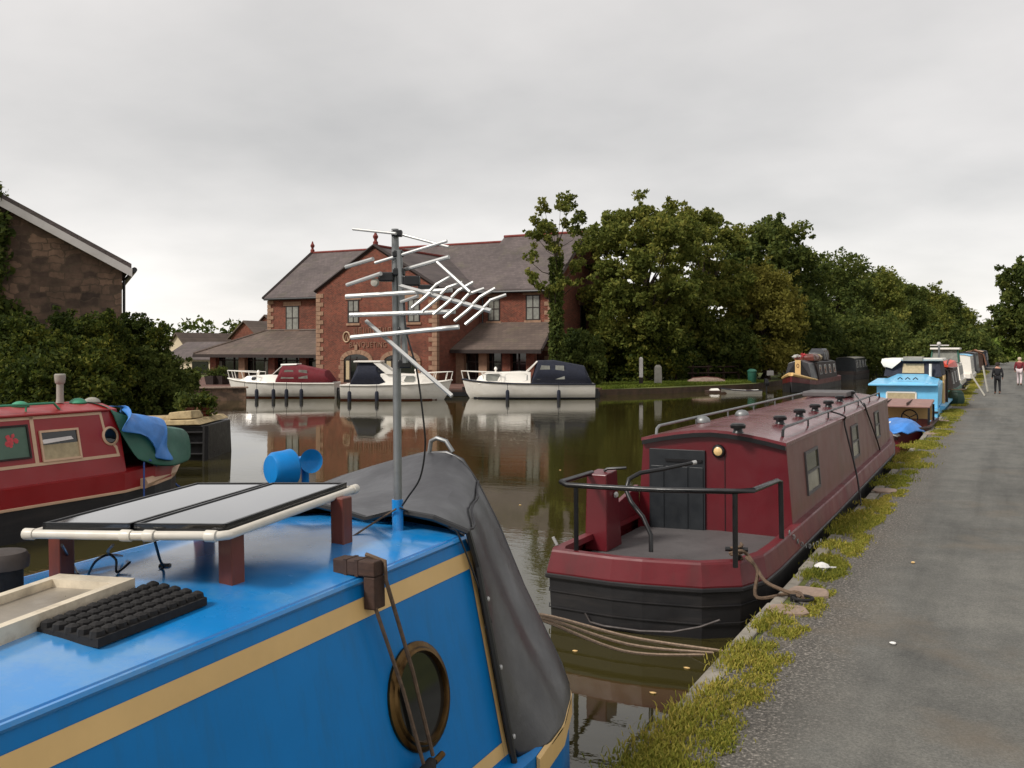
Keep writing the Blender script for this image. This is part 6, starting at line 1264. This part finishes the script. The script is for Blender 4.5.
# stern cabin front with sloping top
def at_l(px, py): p = at_y(px, py, ly + .1); return p.x - lx, p.z
zk = at_l(905, 386)[1]; zt3 = at_l(905, 377)[1]
MB().loft([[(-.98, .1, .62), (.98, .1, .62), (1.0, .1, zk), (.5, .1, zk + .12), (-.5, .1, zk + .12), (-1.0, .1, zk)], [(-.98, 2.4, .62), (.98, 2.4, .62), (1.02, 2.4, zk + .12), (.5, 2.4, zt3 + .06), (-.5, 2.4, zt3 + .06), (-1.02, 2.4, zk + .12)]]).build('aft_cabin', MT['lightblue'], lb_, bevel=.02)
MB().hexa([(-1.25, -.15, zk + .0), (1.0, -.12, zk + .02), (1.0, 2.3, zk + .1), (-1.25, 2.3, zk + .1), (-1.25, -.15, zk + .07), (1.0, -.12, zk + .09), (.9, 2.3, zk + .22), (-1.2, 2.3, zk + .2)]).build('cabin_top', MT['lightblue'], lb_, bevel=.02)
wa, wb_ = at_l(887, 392), at_l(916, 405)
wf = MB(); 
for a, b in (((wa[0], wa[1]), (wb_[0], wa[1])), ((wb_[0], wa[1]), (wb_[0], wb_[1])), ((wb_[0], wb_[1]), (wa[0], wb_[1])), ((wa[0], wb_[1]), (wa[0], wa[1]))): wf.tube([(a[0], .08, a[1]), (b[0], .08, b[1])], .035, 5)
wo = wf.build('window', MT['gelcoat'], lb_); MB().b2((wa[0], .06, wb_[1]), (wb_[0], .095, wa[1])).build('pane', MT['curtain'], wo)
for k in range(3): MB().tube([(-.25 + .25 * k - .08, .4, zk + .22), (-.25 + .25 * k, .38, zk + .29), (-.25 + .25 * k + .08, .4, zk + .22)], .02, 5).build('cleat', MT['navy'], lb_)
zw0, zw1 = at_l(905, 378)[1], at_y(905, 361, ly + 2.4).z
whs = MB().loft([[(-.98, 2.3, zw0), (.98, 2.3, zw0), (.98, 5.2, zw0), (-.98, 5.2, zw0)], [(-.9, 2.55, zw1), (.9, 2.55, zw1), (.9, 5.1, zw1), (-.9, 5.1, zw1)]]).build('wheelhouse', MT['navy'], lb_)
MB().hexa([(-.35, 2.33, zw0 + .12), (.4, 2.33, zw0 + .12), (.38, 2.50, zw1 - .1), (-.33, 2.50, zw1 - .1), (-.35, 2.35, zw0 + .12), (.4, 2.35, zw0 + .12), (.38, 2.53, zw1 - .1), (-.33, 2.53, zw1 - .1)]).build('front_window', MT['curtain'], whs)
MB().loft([[(-1.02, 2.4, zw1), (1.05, 2.4, zw1), (1.05, 5.3, zw1), (-1.02, 5.3, zw1)], [(-.98, 2.35, zw1 + .1), (1.0, 2.35, zw1 + .1), (1.0, 5.2, zw1 + .1), (-.98, 5.2, zw1 + .1)]]).build('wheelhouse_roof', MT['gelcoat'], whs, bevel=.03)
MB().b2((-.32, 2.3, zw1 + .0), (.35, 3.2, zw1 + .16)).build('roof_hatch', MT['concrete'], whs, bevel=.02)
MB().loft([[(-1.08, 2.3, zw1 - .05), (-.4, 2.28, zw1 - .02), (-.38, 2.32, zw1 + .1), (-1.05, 2.35, zw1 + .08)], [(-1.0, 2.32, zw1 - .2), (-.7, 2.3, zw1 - .28), (-.5, 2.33, zw1 - .1), (-.9, 2.36, zw1 - .1)]]).build('rolled_cover', MT['gelcoat'], whs, smooth=True)
MB().tube([(.62, 2.15, zk + .15), (.62, 2.2, zw1 - .1)], .05, 8).build('vent_pipe', MT['gelcoat'], lb_)
MB().b2((1.0, 2.45, .62), (1.06, 5.0, zw0 + .03)).build('side_panel', MT['cream'], lb_); MB().b2((1.05, 2.9, .68), (1.075, 3.4, zw0 - .12)).build('door', MT['wood_red'], lb_); MB().b2((1.05, 4.1, .95), (1.075, 4.6, zw0 - .1)).build('side_window', MT['glass'], lb_)
MB().b2((-.85, 5.2, .62), (.9, 8.2, zw0 - .05)).build('fore_cabin', MT['cream'], lb_, bevel=.03); MB().tube([(1.1, 3.6, .65), (1.1, 3.6, zw0 + .2)], .05, 6).build('post', MT['black'], lb_)
# boats beyond
g_, c0, c1, L_ = narrow('dark green narrowboat with a grey roof behind the light blue boat', -2.95, 48.2, 60, 'tarp_green', 'timber_dark', 'slate', cab=(1.2, 2.5), ze=1.65, nwin=3)
w0 = MAT[g_.name]; q = thing('buoy_bundle', 'dark green tarpaulin bundle on the bank behind the light blue boat', 'bundle', (at_z(956, 404, .43).x, at_z(956, 404, .43).y, .42)); MB().lathe([(.3, 0), (.36, .2), (.3, .45), (.16, .62), (.02, .66)], 7).build('cover', MT['leaf_green_dark'], q, smooth=True); MB().tube([(.36 * math.cos(t * .7854), .36 * math.sin(t * .7854), .6) for t in range(8)], .02, 5, True).build('tie', MT['rope_dark'], q)
p = at_y(939, 345, 46.5); ma = thing('mast_aerial', 'tall pole with a tee-shaped white aerial above the light blue boat roof', 'aerial', (p.x, 46.5, 0.9)); MB().tube([(0, 0, -.1), (0, 0, p.z - .9)], .045, 8).build('pole', MT['galv'], ma); a, b = at_y(930, 346, 46.5), at_y(949, 346, 46.5); MB().tube([(a.x - p.x, 0, p.z - .92), (b.x - p.x, 0, p.z - .92)], .03, 6).build('crossbar', MT['barge'], ma); MB().lathe([(.06, 0), (.09, .06), (.07, .14), (.01, .16)], 10, (0, 0, p.z - .92)).build('cap', MT['barge'], ma)
p = at_y(947, 365, 49); q = thing('upturned_canoe', 'orange-red upturned canoe on the roof of the dark green narrowboat', 'canoe', (p.x, 51, 1.8)); MB().loft([[(-b, y, 0), (-b * .7, y, h_), (0, y, h_ * 1.25), (b * .7, y, h_), (b, y, 0)] for y, b, h_ in ((-1.9, .04, .1), (-1.0, .32, .24), (0, .4, .28), (1.0, .32, .24), (1.9, .04, .1))]).build('hull', M('orange_red_canoe_shell', (196, 66, 44), .4, .1, 2), q, smooth=True); MB().tube([(0, -1.9, .13), (0, -1, .31), (0, 0, .36), (0, 1, .31), (0, 1.9, .13)], .03, 5).build('keel', MT['black'], q)
w2, c0, c1, L_ = narrow('pale grey cruiser with a glazed wheelhouse beyond the dark green narrowboat', -3.2, 64, 75, 'gelcoat', 'gelcoat', 'barge', cab=(1, 4), ze=1.7, nwin=4, glass='glass', name='canal_cruiser')
MB().loft([[(-.8, 1.2, 1.8), (.8, 1.2, 1.8), (.8, 4.0, 1.8), (-.8, 4.0, 1.8)], [(-.7, 1.5, 2.6), (.7, 1.5, 2.6), (.7, 3.9, 2.6), (-.7, 3.9, 2.6)]]).build('wheelhouse', MT['glass_pale'], w2); MB().b2((-.85, 1.2, 2.6), (.85, 4.1, 2.72)).build('wheelhouse_roof', MT['gelcoat'], w2, bevel=.03)
for sg in (-1, 1): MB().tube([(sg * .8, 1.2, 1.8), (sg * .72, 1.48, 2.62)], .05, 5).build('pillar', MT['tarp_green'], w2)
l2, c0, c1, L_ = narrow('white canal boat with a pale blue roof past the grey cruiser', -2.9, 78, 90, 'gelcoat', 'gelcoat', 'lightblue', cab=(.4, 3), ze=2.1, nwin=3, name='canal_cruiser')
k3, c0, c1, L_ = narrow('dark covered narrowboat past the white boat with the pale blue roof', -2.9, 93, 106, 'black', 'tarp_grey', 'deck_grey', cab=(.5, 2), ze=2.2, nwin=3)
o4, c0, c1, L_ = narrow('narrowboat under an orange-brown tarpaulin beside the far towpath', -2.6, 109, 123, 'timber_dark', 'wood_old', 'cream_pale', cab=(.4, 2), ze=2.3, nwin=2)
MB().loft([[(-1.05, y, .9), (-.85, y, 2.0), (0, y, 2.55), (.85, y, 2.0), (1.1, y, .9)] for y in (.3, 4, 9)], False, False).build('tarpaulin', M('orange_brown_canvas', (172, 112, 82), .8, .15, 2), o4, solid=.02)
n5, c0, c1, L_ = narrow('furthest moored narrowboat, dark blue, where the towpath narrows', -2.5, 126, 142, 'navy', 'navy', 'tarp_grey', cab=(.5, 2), ze=2.3, nwin=3)
f6, c0, c1, L_ = narrow('dark narrowboat with a grey roof moored behind the cream-prowed narrowboat', -11.9, 84, 96, 'timber_dark', 'door_dark', 'concrete', cab=(1, 3), ze=1.8, nwin=4)
f7, c0, c1, L_ = narrow('white roofed boat across the water above the dark green narrowboat', -11.6, 104, 118, 'gelcoat', 'gelcoat', 'barge', cab=(1, 3), ze=2.0, nwin=4, name='canal_cruiser')
# gang planks
for (a, b, lb) in (((971, 374), (985, 396), 'pale gangplank leaning from a boat to the bank edge nearest to us'), ((983, 366), (988, 392), 'white upright gangplank leaning on the boat with the pale blue roof')):
    e0 = at_z(b[0], b[1], .44); dp = -e0.x * SA + e0.y * CA; e1 = at_d(a[0], a[1], dp + 1.2)
    solo(MB().tube([e0, e1], .05, 4), 'gangplank', MT['concrete'], lb, 'gangplank')
# ------------------------------------------------------------------ people on the towpath
def person(label, px, pyf, pyt, mats, heading, stride=.22, arm=.12):
    f = at_z(px, pyf, .43); dp = -f.x * SA + f.y * CA; Hh = EYE + (HOR - pyt) * dp / FPX - .43
    root = thing('person', label, 'person', (f.x, f.y, .43), heading); s = Hh / 1.72
    J = dict(pel=(0, 0, .95), ch=(0, .02, 1.32), nk=(0, .03, 1.47), hd=(0, .05, 1.60), top=(0, .05, 1.70), hl=(-.09, 0, .92), kl=(-.1, stride * .7, .50), al=(-.1, stride * .55, .09), tl=(-.1, stride * .55 + .2, .03), hr=(.09, 0, .92), kr=(.1, -.02, .49), ar=(.1, -stride, .11), tr=(.1, -stride + .18, .03), sl=(-.19, .02, 1.40), el=(-.25, -arm * .3, 1.12), wl=(-.25, arm, .90), fl=(-.25, arm + .03, .80), sr=(.19, .02, 1.40), er=(.25, -arm * .6, 1.12), wr=(.25, -arm * .3, .90), fr=(.25, -arm * .2, .80))
    RAD = dict(pel=.14, ch=.15, nk=.055, hd=.095, top=.07, hl=.085, kl=.06, al=.045, tl=.035, hr=.085, kr=.06, ar=.045, tr=.035, sl=.06, el=.045, wl=.032, fl=.03, sr=.06, er=.045, wr=.032, fr=.03)
    def skin(name, names, E, mat, grow=1.0, par=None, rootn=None):
        me = bpy.data.meshes.new(name); idx = {n: i for i, n in enumerate(names)}; me.from_pydata([tuple(q * s for q in J[n]) for n in names], [(idx[a], idx[b]) for a, b in E], []); o = bpy.data.objects.new(name, me); COL.objects.link(o); o.parent = par
        md = o.modifiers.new('skin', 'SKIN'); md.use_smooth_shade = True
        for n, i in idx.items(): sv = me.skin_vertices[0].data[i]; r_ = RAD[n] * s * grow; sv.radius = (r_, r_); sv.use_root = n == (rootn or names[0])
        sm = o.modifiers.new('sub', 'SUBSURF'); sm.levels = 1; sm.render_levels = 1; me.materials.append(mat); return o
    body = skin('body', list(J), [('pel', 'ch'), ('ch', 'nk'), ('nk', 'hd'), ('hd', 'top'), ('pel', 'hl'), ('hl', 'kl'), ('kl', 'al'), ('al', 'tl'), ('pel', 'hr'), ('hr', 'kr'), ('kr', 'ar'), ('ar', 'tr'), ('ch', 'sl'), ('sl', 'el'), ('el', 'wl'), ('wl', 'fl'), ('ch', 'sr'), ('sr', 'er'), ('er', 'wr'), ('wr', 'fr')], MT['skin'], 1, root)
    skin('jacket', ['ch', 'pel', 'sl', 'el', 'wl', 'sr', 'er', 'wr'], [('ch', 'pel'), ('ch', 'sl'), ('sl', 'el'), ('el', 'wl'), ('ch', 'sr'), ('sr', 'er'), ('er', 'wr')], mats[0], 1.22, root)
    skin('trousers', ['pel', 'hl', 'kl', 'al', 'hr', 'kr', 'ar'], [('pel', 'hl'), ('hl', 'kl'), ('kl', 'al'), ('pel', 'hr'), ('hr', 'kr'), ('kr', 'ar')], mats[1], 1.16, root)
    for a, t in (('al', 'tl'), ('ar', 'tr')): skin('shoe', [a, t], [(a, t)], mats[2], 1.25, root)
    MB().lathe([(.105, -.03), (.115, .03), (.10, .09), (.06, .125), (.005, .135)], 12, (0, .04 * s, 1.61 * s)).build('hair', mats[3], root, smooth=True)
    return root
hair1 = M('grey_blond_hair', (190, 172, 150), .8, .2, 20); hair2 = M('dark_hair', (40, 32, 28), .8, .2, 20); tr1 = M('pale_trousers', (206, 190, 192), .8, .08, 9); dk = M('dark_clothing', (24, 24, 28), .85, .15, 9)
person('person in a maroon jumper and pale trousers walking away at the right edge', 1019.5, 385.5, 357.5, (MT['canvas_red'], tr1, MT['black'], hair1), R(-8), .2)
person('person in dark clothes with a pale stripe stepping along the water side of the path', 997.5, 394, 363, (dk, dk, MT['black'], hair2), R(10), .1)
